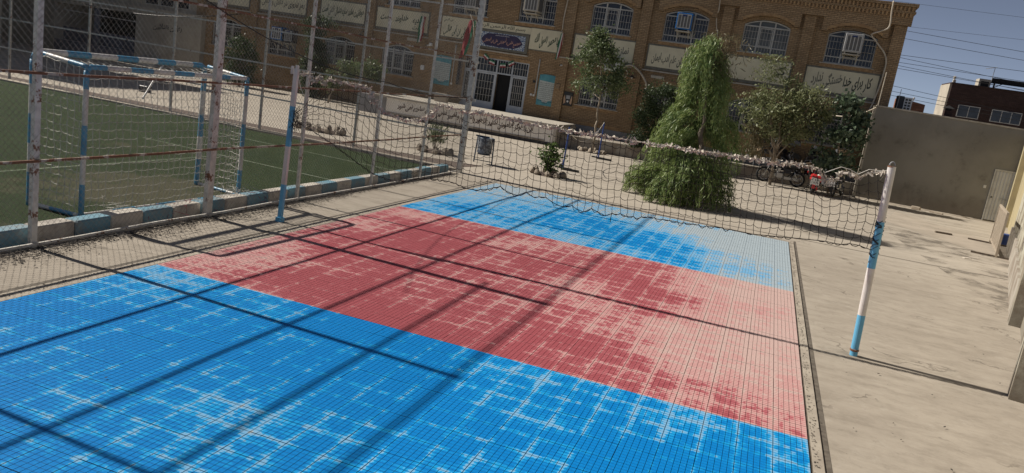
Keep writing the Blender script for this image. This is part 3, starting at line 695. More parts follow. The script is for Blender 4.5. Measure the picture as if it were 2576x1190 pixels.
sg = sign(-23.84,-20.92,4.15,5.10); txt('هدیه خداوند است', -23.62,-21.25,4.50,4.88,[M_GREENTXT],sg,gap=.9); txt('تربیت', -21.75,-21.12,4.22,4.48,[M_GREENTXT],sg)
sg = sign(-27.20,-24.56,4.15,5.10); txt('موفقیت مانند سایه بدنبال تلاش است', -27.12,-24.64,4.40,4.86,[M_GREENTXT,M_FADETXT],sg,wm={4:1})
sg = sign(-31.04,-28.14,4.17,5.10); txt('رمز پیروزی در دانش و آگاهی', -30.95,-28.24,4.42,4.86,[M_DARKTXT,M_FADETXT],sg,wm={3:1,4:1,5:1})
sign(-34.6,-31.8,4.17,5.10)
# plum coloured name plate over the door
m = FMB(); m.box(-18.25,-15.50,-.07,-.001,3.83,4.74); np_ = m.build('name_plate', M_SIGNFR, school)
t = NT('arabesque_tile'); v = t.obj(); vo = t.n('ShaderNodeTexVoronoi', feature='DISTANCE_TO_EDGE'); vo.inputs['Scale'].default_value = 11; nz = t.n('ShaderNodeTexNoise'); nz.inputs['Scale'].default_value = 7
t.link(v, nz.inputs['Vector']); ad = t.n('ShaderNodeVectorMath', operation='MULTIPLY_ADD'); t.link(nz.outputs[1], ad.inputs[0]); ad.inputs[1].default_value = (.25,.25,.25); t.link(v, ad.inputs[2]); t.link(ad.outputs[0], vo.inputs['Vector'])
M_ARAB = t.done(t.mix(t.ramp(vo.outputs[0], .05, .16), (.55,.60,.62), (.05,.09,.22)), .4)
m = FMB(); m.box(-18.08,-15.65,-.078,-.0705,3.94,4.63); m.build('tile_panel', M_ARAB, np_)
poly = [(-17.93,4.28),(-17.80,4.45),(-17.62,4.57),(-17.0,4.60),(-16.15,4.58),(-15.97,4.50),(-15.85,4.36),(-15.76,4.27),(-15.86,4.16),(-15.99,4.07),(-16.2,3.99),(-17.0,3.97),(-17.62,4.0),(-17.82,4.10)]
m = FMB(); m.prism(poly, -.084, -.0785); m.build('cartouche', M_PURPLE, np_)
txt('مجتمع علمی و آموزشی علی بن ابیطالب', -17.85,-15.88,4.05,4.44,[M_GOLDTXT],np_,y=-.087,slope=.25,bold=.012,gap=.05)
txt('بسم الله الرحمن الرحیم', -17.2,-16.5,4.48,4.56,[M_WHITETXT],np_,y=-.087,slope=0,bold=.01)
# posters beside the door
PL = ['السلام علیک یا بنت رسول','الله السلام علیک یا بنت','فاطمه و خدیجه السلام','علیک یا بنت امیر المومنین','السلام علیک یا بنت الحسن و','الحسین السلام علیک یا بنت','ولی الله السلام علیک یا اخت','ولی الله السلام علیک یا عمه','ولی الله السلام علیک یا بنت','موسی بن جعفر و رحمه الله','و برکاته']
def poster(s0, s1, z0, z1, label):
    top = z1-.10
    p = thing('wall_poster', label, 'poster', (school.matrix_basis @ Vector(FX((s0+s1)/2, -.03, z0)))[:], -.0299)
    def PX(s, y, z): return ((s-(s0+s1)/2)*KF, y, (z-z0)*KF)
    m = MB(PX); m.prism([(s0,z0),(s1,z0),(s1,z1-.03),((s0+s1)/2+.1,z1),((s0+s1)/2-.15,z1),(s0,z1-.05)], .0, .022); sh = m.build('sheet', M_POSTER, p)
    m = MB(PX); m.prism([(s0+.03,z0+.28),(s0+.25,z0+.24),(s0+.30,z0+.16),(s1-.30,z0+.16),(s1-.25,z0+.24),(s1-.03,z0+.28),(s1-.03,z1-.36),(s0+.03,z1-.30)], -.003, -.0003); pn = m.build('pale_panel', M_POSTERW, p)
    for i, ln in enumerate(PL):
        zz = z1-.46-i*.092; w_ = (s1-s0-.10) if i < 10 else .28; c = (s0+s1)/2
        lettering('lettering', ln, (c-w_/2, -.006, zz), (1,0,0), (0,0,1), w_, .085, [M_BLACKTXT], p, .0, .012, PX, None, .25)
    return p
poster(-20.27,-19.36,1.76,3.20,'teal and white text poster left of the barred entrance doors')
poster(-14.67,-13.83,1.58,3.05,'teal and white text poster right of the barred entrance doors')
# window coolers
def cooler(sc, z0, w_, h, dep, body, label, slat=M_WHITEMET, group=None):
    base = school.matrix_basis @ Vector(FX(sc, 0, z0)); p = thing('window_cooler', label, 'air cooler', base[:], -.0299, group)
    m = MB(); m.bevbox(-w_/2, w_/2, -dep, .06, 0, h, .015); m.build('body', body, p)
    m = MB(); m.box(-w_/2+.07, w_/2-.07, -dep-.012, -dep+.001, .07, h-.07); m.build('louvre_panel', M_LOUVRE, p)
    for i in range(5):
        x = -w_/2+.07+(w_-.14)*i/4; m = MB(); m.box(x-.018, x+.018, -dep-.022, -dep-.0125, .06, h-.06); m.build('slat', slat, p)
    m = MB(); m.box(-w_/2+.06, w_/2-.06, -dep-.024, -dep-.0225, h-.10, h-.055); m.box(-w_/2+.06, w_/2-.06, -dep-.024, -dep-.0225, .05, .085); m.build('panel_rim', slat, p)
    m = MB(); m.box(-.10, .10, -dep-.03, -dep-.0245, h-.15, h-.08); m.build('badge', M_NAVY, p)
    for sx in (-1, 1):
        m = MB(); m.box(sx*w_*.36-.02, sx*w_*.36+.02, -dep, .0, -.06, -.002); m.bar((sx*w_*.36,-dep+.04,-.03),(sx*w_*.36,-.02,-.36),.03); m.build('bracket', M_BEIGEAC, p)
    m = MB(); m.box(-w_/2+.02, w_/2-.02, -dep-.01, -.0, -.11, -.061); m.build('tray', M_BEIGEAC, p)
    for sx in (-1,1):
        m = MB(); m.box(sx*(w_/2+.004)-.004, sx*(w_/2+.004)+.004, -dep+.06, -.0, .07, h-.07); m.build('side_louvre', M_LOUVRE, p)
    return p
cooler(-15.45,5.78,.74,.82,.62,M_BEIGEAC,'beige evaporative cooler jutting from the upper window over the green Mohammad sign')
cooler(-8.32,5.86,.70,.72,.50,M_BLUEAC,'bright blue evaporative cooler in an arched upper window')
cooler(-1.32,5.80,.72,.78,.50,M_GREYAC,'grey evaporative cooler in the upper window nearest the roof corner')
cooler(-18.6,5.62,.70,.75,.45,M_DKCHAIR,'dark cooler in the upper window behind the tall corner post')
cooler(-29.55,2.68,.70,.70,.45,M_BLUEAC,'pale blue cooler in a ground floor window far left',M_ACWHITE)
cooler(-28.80,2.66,.58,.66,.42,M_DKCHAIR,'dark cooler beside the pale blue one in a ground floor window')
# split unit, hose, lamps, cameras, switches, terminal
p = thing('outdoor_unit', 'white split air conditioner unit on the brick wall behind the street tree', 'air conditioner', (school.matrix_basis @ Vector(FX(-11.15,0,3.66)))[:], -.0299)
m = MB(); m.bevbox(-.42,.42,-.42,-.08,0,.62,.02); m.build('casing', M_ACWHITE, p)
m = MB(); m.lathe([(.001,-.432),(.22,-.432),(.23,-.425),(.23,-.419)], 20, (-.12,0,.31), axis='y'); m.build('fan_grille', M_LOUVRE, p)
m = MB(); m.box(-.4,-.34,-.4,.0,-.06,-.001); m.box(.34,.4,-.4,.0,-.06,-.001); m.build('bracket', M_GREYMET, p)
hose = [(-10.62,-.2,3.55),(-10.75,-.22,3.72),(-10.6,-.24,3.95),(-10.3,-.26,4.02),(-9.95,-.22,3.82),(-9.65,-.16,3.5),(-9.5,-.1,3.2),(-9.45,-.06,2.6)]
def fpipe(name, pts, r, mat, label=None, cat=None, n=7):
    P = [Vector(q) for q in pts]; Q = []
    for i in range(len(P)-1):
        p0, p1, p2, p3 = P[max(i-1,0)], P[i], P[i+1], P[min(i+2,len(P)-1)]
        for j in range(4):
            u = j/4; Q.append(.5*((2*p1)+(-p0+p2)*u+(2*p0-5*p1+4*p2-p3)*u*u+(-p0+3*p1-3*p2+p3)*u**3))
    Q.append(P[-1]); m = MB(FX); m.tube(Q, r, n); o = m.build(name, mat, smooth=True)
    o.matrix_world = school.matrix_basis.copy()
    return tag(o, label, cat)
fpipe('drain_hose', hose, .045, M_PIPE, 'pale flexible hose arching beside the split unit', 'hose')
m = MB(FX); m.tube([(-10.62+.16*math.cos(i/16*2*math.pi),-.2,3.62+.18*math.sin(i/16*2*math.pi)) for i in range(17)], .025, 6); o = m.build('hose_coil', M_PIPE, smooth=True); o.matrix_world = school.matrix_basis.copy(); tag(o, 'coil of pale hose hanging on the brick wall', 'hose')
fpipe('drain_pipe', [(-.21,-.42,8.0),(-.19,-.42,7.6),(-.14,-.40,6.99),(-.42,-.36,6.78),(-.72,-.34,6.62),(-.50,-.22,6.40),(-.32,-.2,6.22),(-.08,-.19,5.98),(.06,-.19,5.70),(.09,-.19,5.4),(.06,-.19,4.7),(-.05,-.19,3.9),(-.12,-.19,3.6)], .032, M_PIPE, 'kinked pale drain pipe running down from the roof corner', 'pipe')
fpipe('drain_pipe', [(-6.99,-.36,7.9),(-6.99,-.32,7.3),(-6.97,-.28,6.82),(-7.05,-.12,6.74),(-6.95,-.10,6.2),(-6.82,-.10,5.7),(-6.8,-.10,4.0)], .026, M_PIPE, 'straight pale pipe on the pilaster right of the blue cooler', 'pipe')
fpipe('drain_pipe', [(-13.80,-.22,7.1),(-13.84,-.2,6.56),(-13.9,-.18,5.7),(-13.88,-.16,5.19)], .03, M_PIPE, 'pale pipe on the pilaster right of the beige cooler', 'pipe')
fpipe('drain_pipe', [(-14.78,-.05,3.72),(-14.78,-.05,2.9),(-14.78,-.05,2.0)], .028, M_WHITEMET, 'straight white conduit beside the right hand teal poster', 'pipe')
fpipe('drain_pipe', [(-19.22,-.05,3.8),(-19.22,-.05,2.9),(-19.22,-.05,1.98)], .028, M_WHITEMET, 'straight white conduit beside the left hand teal poster', 'pipe')
def wallbox(name, s, z, w_, h, d, mat, label, cat, extra=None):
    base = school.matrix_basis @ Vector(FX(s, 0, z)); p = thing(name, label, cat, base[:], -.0299)
    m = MB(); m.bevbox(-w_/2,w_/2,-d,-.001,-h/2,h/2,min(w_,h,d)*.12); m.build('casing', mat, p)
    if extra: extra(p)
    return p
def cam_extra(p):
    m = MB(); m.tube([(-.10,-.06,-.05),(-.22,-.20,-.07)], .035, 8); m.build('lens_tube', M_ACWHITE, p); m = MB(); m.tube([(-.222,-.203,-.0705),(-.232,-.215,-.072)], .028, 8); m.build('lens', M_BLACK, p)
wallbox('security_camera', -13.5, 3.63, .16, .16, .10, M_ACWHITE, 'white security camera on the pilaster right of the entrance', 'camera', cam_extra)
wallbox('security_camera', -20.55, 3.63, .16, .16, .26, M_ACWHITE, 'white security camera on the pilaster left of the entrance', 'camera', cam_extra)
def term_extra(p):
    m = MB(); m.box(-.10,.10,-.075,-.0705,.0,.17); m.build('screen', M_GREYMET, p)
    m = MB(); m.lathe([(.001,-.076),(.05,-.076),(.05,-.0705)], 14, (0,0,-.12), axis='y'); m.build('sensor', M_ACWHITE, p)
    for sx in (-1,1):
        m = MB(); m.prism([(sx*.20,-.26),(sx*.10,-.20),(sx*.12,-.05),(sx*.17,.16),(sx*.20,.14),(sx*.22,0)][::sx], -.08, -.0705); m.build('hand_print', M_POSTERW if False else MAT('skin_print', (.45,.30,.20)), p)
wallbox('attendance_terminal', -13.1, 2.08, .46, .66, .07, M_BLACK, 'black wall terminal with printed hands right of the poster', 'terminal', term_extra)
wallbox('wall_switch', -14.98, 2.0, .10, .10, .03, M_SWITCH, 'white wall switch nearest the right hand poster, left one of two', 'switch')
wallbox('wall_switch', -14.84, 1.99, .10, .10, .03, M_SWITCH, 'white wall switch nearest the right hand poster, right one of two', 'switch')
wallbox('wall_switch', -19.24, 1.9, .12, .10, .03, M_SWITCH, 'white wall switch under the left hand poster conduit', 'switch')
wallbox('notice_box', -20.92, 2.45, .22, .24, .06, M_ACWHITE, 'small white notice box left of the left hand poster', 'box')
wallbox('alarm_box', -14.92, 2.63, .12, .12, .06, M_BLACK, 'small black box above the wall switches', 'box')
wallbox('bell_box', -13.66, 2.58, .20, .26, .2, M_WOOD, 'small wooden box fixed to the pilaster by the poster', 'box')
wallbox('tube_light', -9.1, 3.68, .62, .13, .08, M_BEIGEAC, 'long beige light fitting under the ledge', 'light')
wallbox('tube_light', -21.6, 3.74, .75, .15, .05, M_BEIGEAC, 'pale rectangular fitting under the sign left of the entrance', 'light')
def lamp(s, z, label):
    base = school.matrix_basis @ Vector(FX(s, -.35, z)); p = thing('wall_lamp', label, 'lamp', base[:], -.0299)
    m = MB(); m.tube([(0,.34,.22),(0,.2,.24),(0,.05,.16),(0,0,.08)], .012, 6); m.build('arm', M_BLACK, p)
    m = MB(); m.lathe([(.02,.09),(.05,.07),(.20,.0),(.19,-.01),(.04,.05)], 14); m.build('shade', M_BLACK, p); m = MB(); m.lathe([(.001,-.06),(.03,-.05),(.045,-.015),(.03,.02)], 10); m.build('bulb', M_ACWHITE, p)
lamp(-24.5, 3.55, 'black dish lamp on the brick wall between the two far sign bands'); lamp(-10.2, 3.5, 'black dish lamp on the pilaster under the hose')
# flags
def hung_flag(name, top, w_, h, lean, label, cols, rz=0, vertical=True):
    p = thing(name, label, 'flag', top, rz)
    for i, mm in enumerate(cols):
        P = []; n = 10
        m = MB(); x0 = w_*i/3; x1 = w_*(i+1)/3
        for j in range(n+1):
            z = -h*j/n; k_ = 1-.45*abs(j/n-.35); dx = lean*j/n
            for x in (x0, x1): m.v.append((dx+(x-w_/2)*k_, .03*math.sin(x*60+j), z+(.10*h*(x/w_-.5) if j == n else 0)-.12*h*abs(x/w_-.5)*(j == 0)))
        for j in range(n): m.f.append((2*j,2*j+1,2*j+3,2*j+2)); m.mi.append(0)
        b = len(m.v); m.v += [(x,y+.006,z) for x,y,z in m.v]; m.f += [tuple(b+i for i in reversed(f)) for f in m.f]; m.mi = [0]*len(m.f)
        m.build('stripe', mm, p, smooth=True)
    m = MB(); m.tube([(-w_*.45,.02,.12),(w_*.1+.02,-.03,-.1),(w_*.45,-.02,-h*.45)], .012, 6); m.build('staff', M_PIPE, p)
    return p
hung_flag('wall_flag', (school.matrix_basis @ Vector(FX(-21.12,-.25,4.98)))[:], .34, 1.35, -.05, 'hanging green white and red flag left of the entrance signs', (M_FLAGG,M_FLAGW,M_FLAGR))
hung_flag('wall_flag', (school.matrix_basis @ Vector(FX(-13.80,-.3,5.05)))[:], .20, 1.25, -.10, 'furled dark red flag right of the green Mohammad sign', (M_FLAGG,M_FLAGW,M_FLAGR))
hung_flag('post_flag', (-7.98,19.66,4.05), .22, 1.0, -.16, 'long red and green flag hanging on the tall corner post', (M_FLAGR,M_FLAGR,M_FLAGG))
for i, (s_, z_, tl_) in enumerate(((-17.55,3.44,.6),(-17.2,3.22,.25),(-16.62,3.15,-.12),(-16.2,3.30,-.55))):
    p = thing('small_flag', ('small tilted flag on the door transom, leftmost of four','small flag on the door transom, second from the left','small flag on the door transom, third from the left','small tilted flag on the door transom, rightmost of four')[i], 'flag', (school.matrix_basis @ Vector(FX(s_,-.06,z_)))[:], -.0299, 'small flags over the entrance doors')
    p.rotation_euler = (0, tl_, -.0299)
    for j, mm in enumerate((M_FLAGR,M_FLAGW,M_FLAGG)):
        m = MB(); m.box(-.15,.15,-.006,-.001,-.10+.068*j,-.10+.068*(j+1)); m.build('stripe', mm, p)
    m = MB(); m.lathe([(.001,-.009),(.022,-.009),(.022,-.0065)], 8, (0,0,.002), axis='y'); m.build('emblem', M_FLAGR, p)
# entrance platform with painted motto
plat = thing('entrance_platform', 'raised white entrance platform with a long line of black lettering', 'platform', (0,0,0))
PXL, PXR, PYF = -17.35, -9.05, 33.45
m = MB(); m.box(PXL, PXR, PYF, 36.95, .14, .86); m.build('front_wall', M_WHITEWALL, plat)
m = MB(); m.box(PXL-.9, PXR+.10, PYF-.08, 36.95, .862, .945); m.build('top_slab', M_STONE, plat)
m = MB(); m.box(PXL, PXR+.02, PYF-.03, 36.9, -.02, .138); m.build('base_course', M_BLACKSTONE, plat)
m = MB(); m.box(PXL+.05, PXR-.35, PYF-.035, PYF-.001, .14, .215); m.build('skirting', M_OLDPLASTER, plat)
m = MB(); m.box(PXL-1.6, PXL-.002, PYF+.25, 36.9, -.02, .86); m.build('side_block', M_GREYSTONE, plat)
m = MB(); m.box(PXR+.001, PXR+.14, PYF-.05, 36.9, -.02, .86); m.build('end_pier', M_STONE, plat)
lettering('lettering', 'این را هرگز فراموش نکنید : تا خود را نسازیم و تغییر ندهیم جامعه ساخته نمی شود', (-16.75,PYF-.006,.25), (1,0,0), (0,0,1), 6.75, .56, [M_BROWNTXT], plat, .22, .03, None, None, .12)
m = MB(); m.bevbox(-.34,.34,-.12,.12,0,.42,.02); o = m.build('cardboard_box', M_BARRIER, loc=None); o.location = (-15.7,36.0,.946); tag(o, 'small cardboard box standing on the entrance platform', 'box')
# low ledge before the facade, right of the platform
def skew_wall(a, b, y1, z, mat, name, parent=None):
    m = MB(); m.add([(a[0],a[1],-.02),(b[0],b[1],-.02),(b[0],y1,-.02),(a[0],y1,-.02),(a[0],a[1],z),(b[0],b[1],z),(b[0],y1,z),(a[0],y1,z)], [(0,3,2,1),(4,5,6,7),(0,1,5,4),(1,2,6,5),(2,3,7,6),(3,0,4,7)])
    return m.build(name, mat, parent)
lw = thing('planter_wall', 'low worn plaster ledge along the foot of the brick facade', 'wall')
skew_wall((-8.88,34.15),(-3.0,34.95), 36.9, .50, M_OLDPLASTER, 'body', lw)
skew_wall((-8.88,34.08),(-3.0,34.88), 36.92, .0, M_OLDPLASTER, 'footing', lw)
skew_wall((-2.99,34.95+.002),(3.85,35.9), 36.9, .50, M_OLDPLASTER, 'body', lw)
m = MB(); m.add([(-8.9,34.10,.501),(3.85,35.85,.501),(3.85,36.1,.501),(-8.9,34.4,.501),(-8.9,34.10,.55),(3.85,35.85,.55),(3.85,36.1,.55),(-8.9,34.4,.55)], [(0,3,2,1),(4,5,6,7),(0,1,5,4),(1,2,6,5),(2,3,7,6),(3,0,4,7)]); m.build('coping', M_OLDPLASTER, lw)

# ------------------------------------------------------------------ fences round the pitch
def chainlink(p0, p1, z0, z1, pitch, r, name, parent, sag=.02, seed=1):
    """two families of diagonal wires woven between p0 and p1"""
    rr = random.Random(seed); A = Vector((*p0,0)); B = Vector((*p1,0)); L = (B-A).length; d = (B-A)/L; n_ = Vector((-d.y,d.x,0)); H = z1-z0; mb = MB()
    bul = [[rr.uniform(-sag,sag) for _ in range(40)] for _ in range(12)]
    def P(u, z):
        i = u/L*38; k_ = max(0,min(38,int(i))); f = i-k_; j = (z-z0)/H*10; q = max(0,min(10,int(j))); h = j-q
        b = (bul[q][k_]*(1-f)+bul[q][k_+1]*f)*(1-h)+(bul[q+1][k_]*(1-f)+bul[q+1][k_+1]*f)*h
        return A+d*(u+b*.6)+n_*b+Vector((0,0,z+b*.5))
    for sgn in (1,-1):
        u0 = -H
        while u0 < L+H:
            ua, za = (u0, z0); ub, zb = (u0+sgn*H, z1); lo, hi = 0., 1.
            du = ub-ua
            for lim, s_ in ((0,1),(L,-1)):
                t_ = (lim-ua)/du
                if (du > 0) == (s_ > 0): lo = max(lo, t_)
                else: hi = min(hi, t_)
            if hi-lo > .01:
                ns = max(1, int((hi-lo)*H/.45)); pts = [P(ua+du*(lo+(hi-lo)*i/ns), z0+H*(lo+(hi-lo)*i/ns)) for i in range(ns+1)]
                mb.tube(pts, r, 3, caps=False)
            u0 += pitch
    return mb.build(name, M_WIRE, parent)
FZ = 4.7
nf = thing('chain_link_fence', 'tall rusty chain link fence along the left side of the court', 'fence', (-7.8,4,0))
def lp(o, p): return (p[0]-o.location.x, p[1]-o.location.y, p[2]-o.location.z)
for y_, w_, dp in ((.9,.05,.05),(3.92,.05,.05),(6.70,.075,.06),(9.67,.125,.075),(12.03,.052,.05),(14.77,.052,.05),(17.19,.052,.05)):
    m = MB(); x_ = -7.8; m.box(x_-dp/2, x_+dp/2, y_-w_/2, y_+w_/2, -.05, FZ+.05); m.v = [lp(nf,q) for q in m.v]; m.build('post', M_RUSTW, nf)
for z_, mm in ((.05,M_RUSTL),(1.03,M_RUSTH),(2.02,M_RUSTH),(3.07,M_RUSTH),(3.90,M_RUSTH),(4.66,M_RUSTH)):
    m = MB(); n = 14; pts = [(-7.75+random.uniform(-.004,.004), .5+i*(19.4-.5)/n, z_+random.uniform(-.012,.012)) for i in range(n+1)]
    if z_ == 3.90: pts = pts[:8]
    for a, b in zip(pts[:-1], pts[1:]): m.bar(a, b, .028, .03)
    m.v = [lp(nf,q) for q in m.v]; m.build('rail', mm, nf)
o = chainlink((-7.775,.6),(-7.775,19.4),.06,4.64,.082,.0019,'mesh',nf,.025,3); o.location = (7.8,-4,0); o['kind'] = 'stuff'
ff = thing('chain_link_fence', 'white chain link fence along the far side of the green pitch', 'fence', (-16,20,0))
FP = [(-7.85,19.80),(-11.23,19.94),(-14.49,20.01),(-17.86,20.07),(-21.3,20.15),(-24.84,20.27),(-28.3,20.35)]
for q in FP[1:]:
    m = MB(); m.box(q[0]-.03,q[0]+.03,q[1]-.03,q[1]+.03,-.05,4.4); m.v = [lp(ff,c) for c in m.v]; m.build('post', M_RUSTL, ff)
for z_ in (1.02,1.98,2.96,4.35):
    m = MB(); m.bar((FP[0][0],FP[0][1]-.05,z_),(FP[-1][0],FP[-1][1]-.05,z_+.06),.035,.04); m.v = [lp(ff,c) for c in m.v]; m.build('rail', M_RUSTL, ff)
o = chainlink((-7.9,19.78),(-28.2,20.33),.08,4.3,.09,.0014,'mesh',ff,.02,5); o.location = (16,-20,0); o['kind'] = 'stuff'
cp = thing('corner_post', 'tall pale square post at the corner where the two fences meet', 'post', (-7.74,19.58,0))
m = MB(); m.box(-.065,.065,-.065,.065,-.05,7.2); m.build('shaft', M_RUSTL, cp); m = MB(); m.box(-.02,.18,-.03,.03,1.95,2.02); m.box(-.14,.10,-.09,.09,2.93,3.0); m.build('clamp', M_RUSTL, cp)
# sagging cables strung along the fence
def cable(name, a, b, sag, r, mat, label, cat='cable', group=None, n=14):
    a = Vector(a); b = Vector(b); m = MB()
    m.tube([a.lerp(b,i/n)-Vector((0,0,sag*4*(i/n)*(1-i/n))) for i in range(n+1)], r, 4, caps=False); o = m.build(name, mat); return tag(o, label, cat, group)
cable('fence_cable', (-7.70,8.6,3.35), (-7.70,14.77,2.25), .25, .008, M_CABLE, 'black cable sagging along the tall rusty fence')
cable('fence_cable', (-7.70,14.77,2.25), (-7.72,19.5,2.05), .12, .008, M_CABLE, 'black cable sagging toward the corner post')
cable('fence_cable', (-24.5,20.2,3.3), (-15.0,19.9,3.4), .5, .012, M_CABLE, 'black cable sagging across the far fence, high up on the left')

# ------------------------------------------------------------------ volleyball poles and net
def pole(base, top, r, zs, cols, square, label):
    p = thing('volleyball_pole', label, 'pole', base); d = Vector(top)-Vector(base)
    for (z0, z1), mm in zip(zip(zs[:-1], zs[1:]), cols):
        a = d*(z0/zs[-1]); b = d*(z1/zs[-1]); m = MB()
        if square: m.bar(a, b, r*1.9, r*1.5, up=(0,1,0))
        else: m.tube([a, b], r, 18)
        m.build('painted_band', mm, p, smooth=False)
    return p
pl = pole((-6.98,10.36,0), (-6.93,10.36,2.38), .036, (0,.60,1.20,1.82,2.38), (M_POLEB,M_POLEW,M_POLEB,M_POLEW), True, 'square blue and white volleyball pole left of the court')
m = MB(); m.box(-.05,.05,-.05,.05,0,.07); m.build('foot_sleeve', M_POLEB, pl)
m = MB(); m.box(.035,.075,-.02,.02,2.30,2.44); m.box(-.035,-.02,-.03,.03,2.3,2.42); m.build('top_bracket', M_POLEW, pl)
m = MB(); m.box(.03,.075,-.025,.025,1.58,1.76); m.build('winch', M_POLEB, pl)
pr_ = pole((1.55,10.44,0), (1.44,10.40,2.42), .048, (0,.54,1.15,1.74,2.42), (M_POLEB,M_POLEW,M_POLEB,M_POLEW), False, 'round blue and white volleyball pole right of the court')
m = MB(); m.lathe([(.05,.06),(.056,.065),(.056,.085),(.05,.09)], 16, (-.003,0,0)); m.build('foot_clamp', M_RUSTH, pr_)
m = MB(); m.tube([(-.11+.03*math.cos(t_),-.04,2.43+.045*math.sin(t_)) for t_ in [i*math.pi/8 for i in range(9)]], .008, 6); m.build('top_hook', M_GREYMET, pr_)
m = MB(); m.lathe([(.0,2.425),(.047,2.425),(.049,2.41)], 14, (-.112,-.04,0)); m.build('top_cap', M_RUSTH, pr_)
TOP = [(-6.447,2.227),(-6.381,2.322),(-6.168,2.306),(-5.981,2.304),(-5.714,2.289),(-5.584,2.092),(-5.492,2.022),(-5.296,1.95),(-5.03,1.922),(-4.828,1.955),(-4.662,2.053),(-4.538,2.231),(-4.271,2.206),(-4.109,2.185),(-3.891,2.21),(-3.693,2.186),(-3.407,2.201),(-3.098,2.184),(-2.843,2.183),(-2.635,2.173),(-2.37,2.18),(-2.06,2.189),(-1.765,2.192),(-1.494,2.189),(-1.002,2.212),(-.511,2.214),(-.119,2.23),(.176,2.233),(.351,2.265),(.626,2.25),(.731,2.112),(.854,2.167),(.904,2.27),(1.039,2.249),(1.106,2.214),(1.167,2.272),(1.269,2.323),(1.398,2.323)]
TAPEL = [(-6.93,2.297),(-6.74,2.363),(-6.642,2.22),(-6.554,2.344),(-6.447,2.235)]
BOT = [(-6.859,1.601),(-6.484,1.471),(-6.136,1.338),(-5.77,1.172),(-5.45,1.039),(-5.126,1.003),(-4.707,1.121),(-4.408,1.158),(-4.186,1.162),(-3.902,1.106),(-3.617,1.17),(-3.48,1.25),(-3.315,1.173),(-3.163,1.166),(-3.12,1.257),(-2.977,1.193),(-2.777,1.215),(-2.635,1.145),(-2.458,1.131),(-2.422,1.187),(-2.209,1.11),(-2.115,1.194),(-1.891,1.125),(-1.764,1.212),(-1.635,1.178),(-1.302,1.232),(-.967,1.242),(-.64,1.259),(-.321,1.286),(.003,1.277),(.888,1.374),(1.084,1.368),(1.237,1.417),(1.467,1.371),(1.49,1.386)]
NT_ = [(-6.90,1.74),(-6.74,1.93),(-6.58,2.10)]+TOP
def interp(P, x):
    for a, b in zip(P[:-1], P[1:]):
        if a[0] <= x <= b[0]: t_ = (x-a[0])/(b[0]-a[0]+1e-9); return a[1]+(b[1]-a[1])*t_
    return P[0][1] if x < P[0][0] else P[-1][1]
net = thing('volleyball_net', 'sagging black volleyball net strung between the two striped poles', 'net', (-2.7,10.4,0))
NC, NR = 86, 9; grid = []; rn = random.Random(11)
for i in range(NC+1):
    u = i/NC; xt = -6.90+u*(1.398+6.90); xb = -6.859+u*(1.49+6.859); col = []
    zt, zb = interp(NT_, xt), interp(BOT, xb)
    for j in range(NR+1):
        w_ = j/NR; wz = w_ if j in (0,NR) else w_+rn.uniform(-.02,.02)
        x = xt+(xb-xt)*w_+(rn.uniform(-.014,.014) if 0 < i < NC and j else 0); z = zt+(zb-zt)*wz
        if u > .90 and 0 < j < NR: x += (u-.90)*.9*math.sin(w_*math.pi)*.6
        col.append(Vector((x+2.7, .03*math.sin(x*1.3)*math.sin(w_*3.1), z)))
    grid.append(col)
m = MB()
for i in range(NC+1):
    pts = []
    for j in range(NR):
        pts.append(grid[i][j]); pts.append((grid[i][j]+grid[i][j+1])/2+Vector((rn.uniform(-.006,.006),0,0)))
    pts.append(grid[i][NR]); m.tube(pts, .0034, 4, caps=False)
for j in range(1, NR+1):
    pts = []
    for i in range(NC):
        a, b = grid[i][j], grid[i+1][j]; sg_ = rn.uniform(.004,.026)
        pts.append(a)
        for t_ in (.3,.7): pts.append(a.lerp(b,t_)-Vector((0,0,sg_)))
    pts.append(grid[NC][j]); m.tube(pts, .0034 if j < NR else .005, 4, caps=False)
m.build('netting', M_CORD, net)
m = MB()      # loose bottom cord hanging in loops, loose end
pts = []
for i in range(0, NC, 1):
    pts.append(grid[i][NR]-Vector((0,0,.004)))
    if i % 3 == 1 and 18 < i < 70: pts.append(grid[i][NR].lerp(grid[i+1][NR],.5)-Vector((0,0,rn.uniform(.02,.06))))
m.tube(pts, .0048, 4, caps=False)
e = grid[52][NR]; m.tube([e, e-Vector((.003,0,.06)), e-Vector((0,0,.13))], .005, 4)
m.build('bottom_cord', M_CORD, net)
m = MB()      # knots round the poles
for i in range(46):
    z_ = rn.uniform(1.52,1.78); a = Vector((-6.92+2.7+rn.uniform(-.03,.05), -.04+rn.uniform(-.04,.03), z_)); m.tube([a, a+Vector((rn.uniform(-.04,.09), rn.uniform(-.03,.03), rn.uniform(-.09,.09))), a+Vector((rn.uniform(0,.13),rn.uniform(-.03,.03),rn.uniform(-.14,.1)))], .0035, 4, caps=False)
m.tube([(-4.21,-.05,1.6),(-4.215,-.05,1.4),(-4.2,-.05,1.28)], .004, 4); m.tube([(-4.19,-.05,1.6),(-4.225,-.05,1.45),(-4.23,-.05,1.36)], .004, 4)
for i in range(15):
    z_ = 1.34+i*.03+rn.uniform(-.02,.02); px_ = 1.55-.11*z_/2.42+2.7
    m.tube([(px_+.055*math.cos(t_),.04-.04*z_/2.42+.055*math.sin(t_),z_+.05*math.sin(t_+i)) for t_ in [k_*math.pi/5 for k_ in range(9)]], .004, 4, caps=False)
for j in range(NR+1):
    g_ = grid[NC][j]; m.tube([g_, Vector((1.55-.11*g_.z/2.42+2.66, .0, g_.z+.01-(.02*j)))], .004, 4)
m.build('lashing', M_CORD, net, kind='stuff')
m = MB(); tp = TAPEL+TOP; pts = []; rs = []
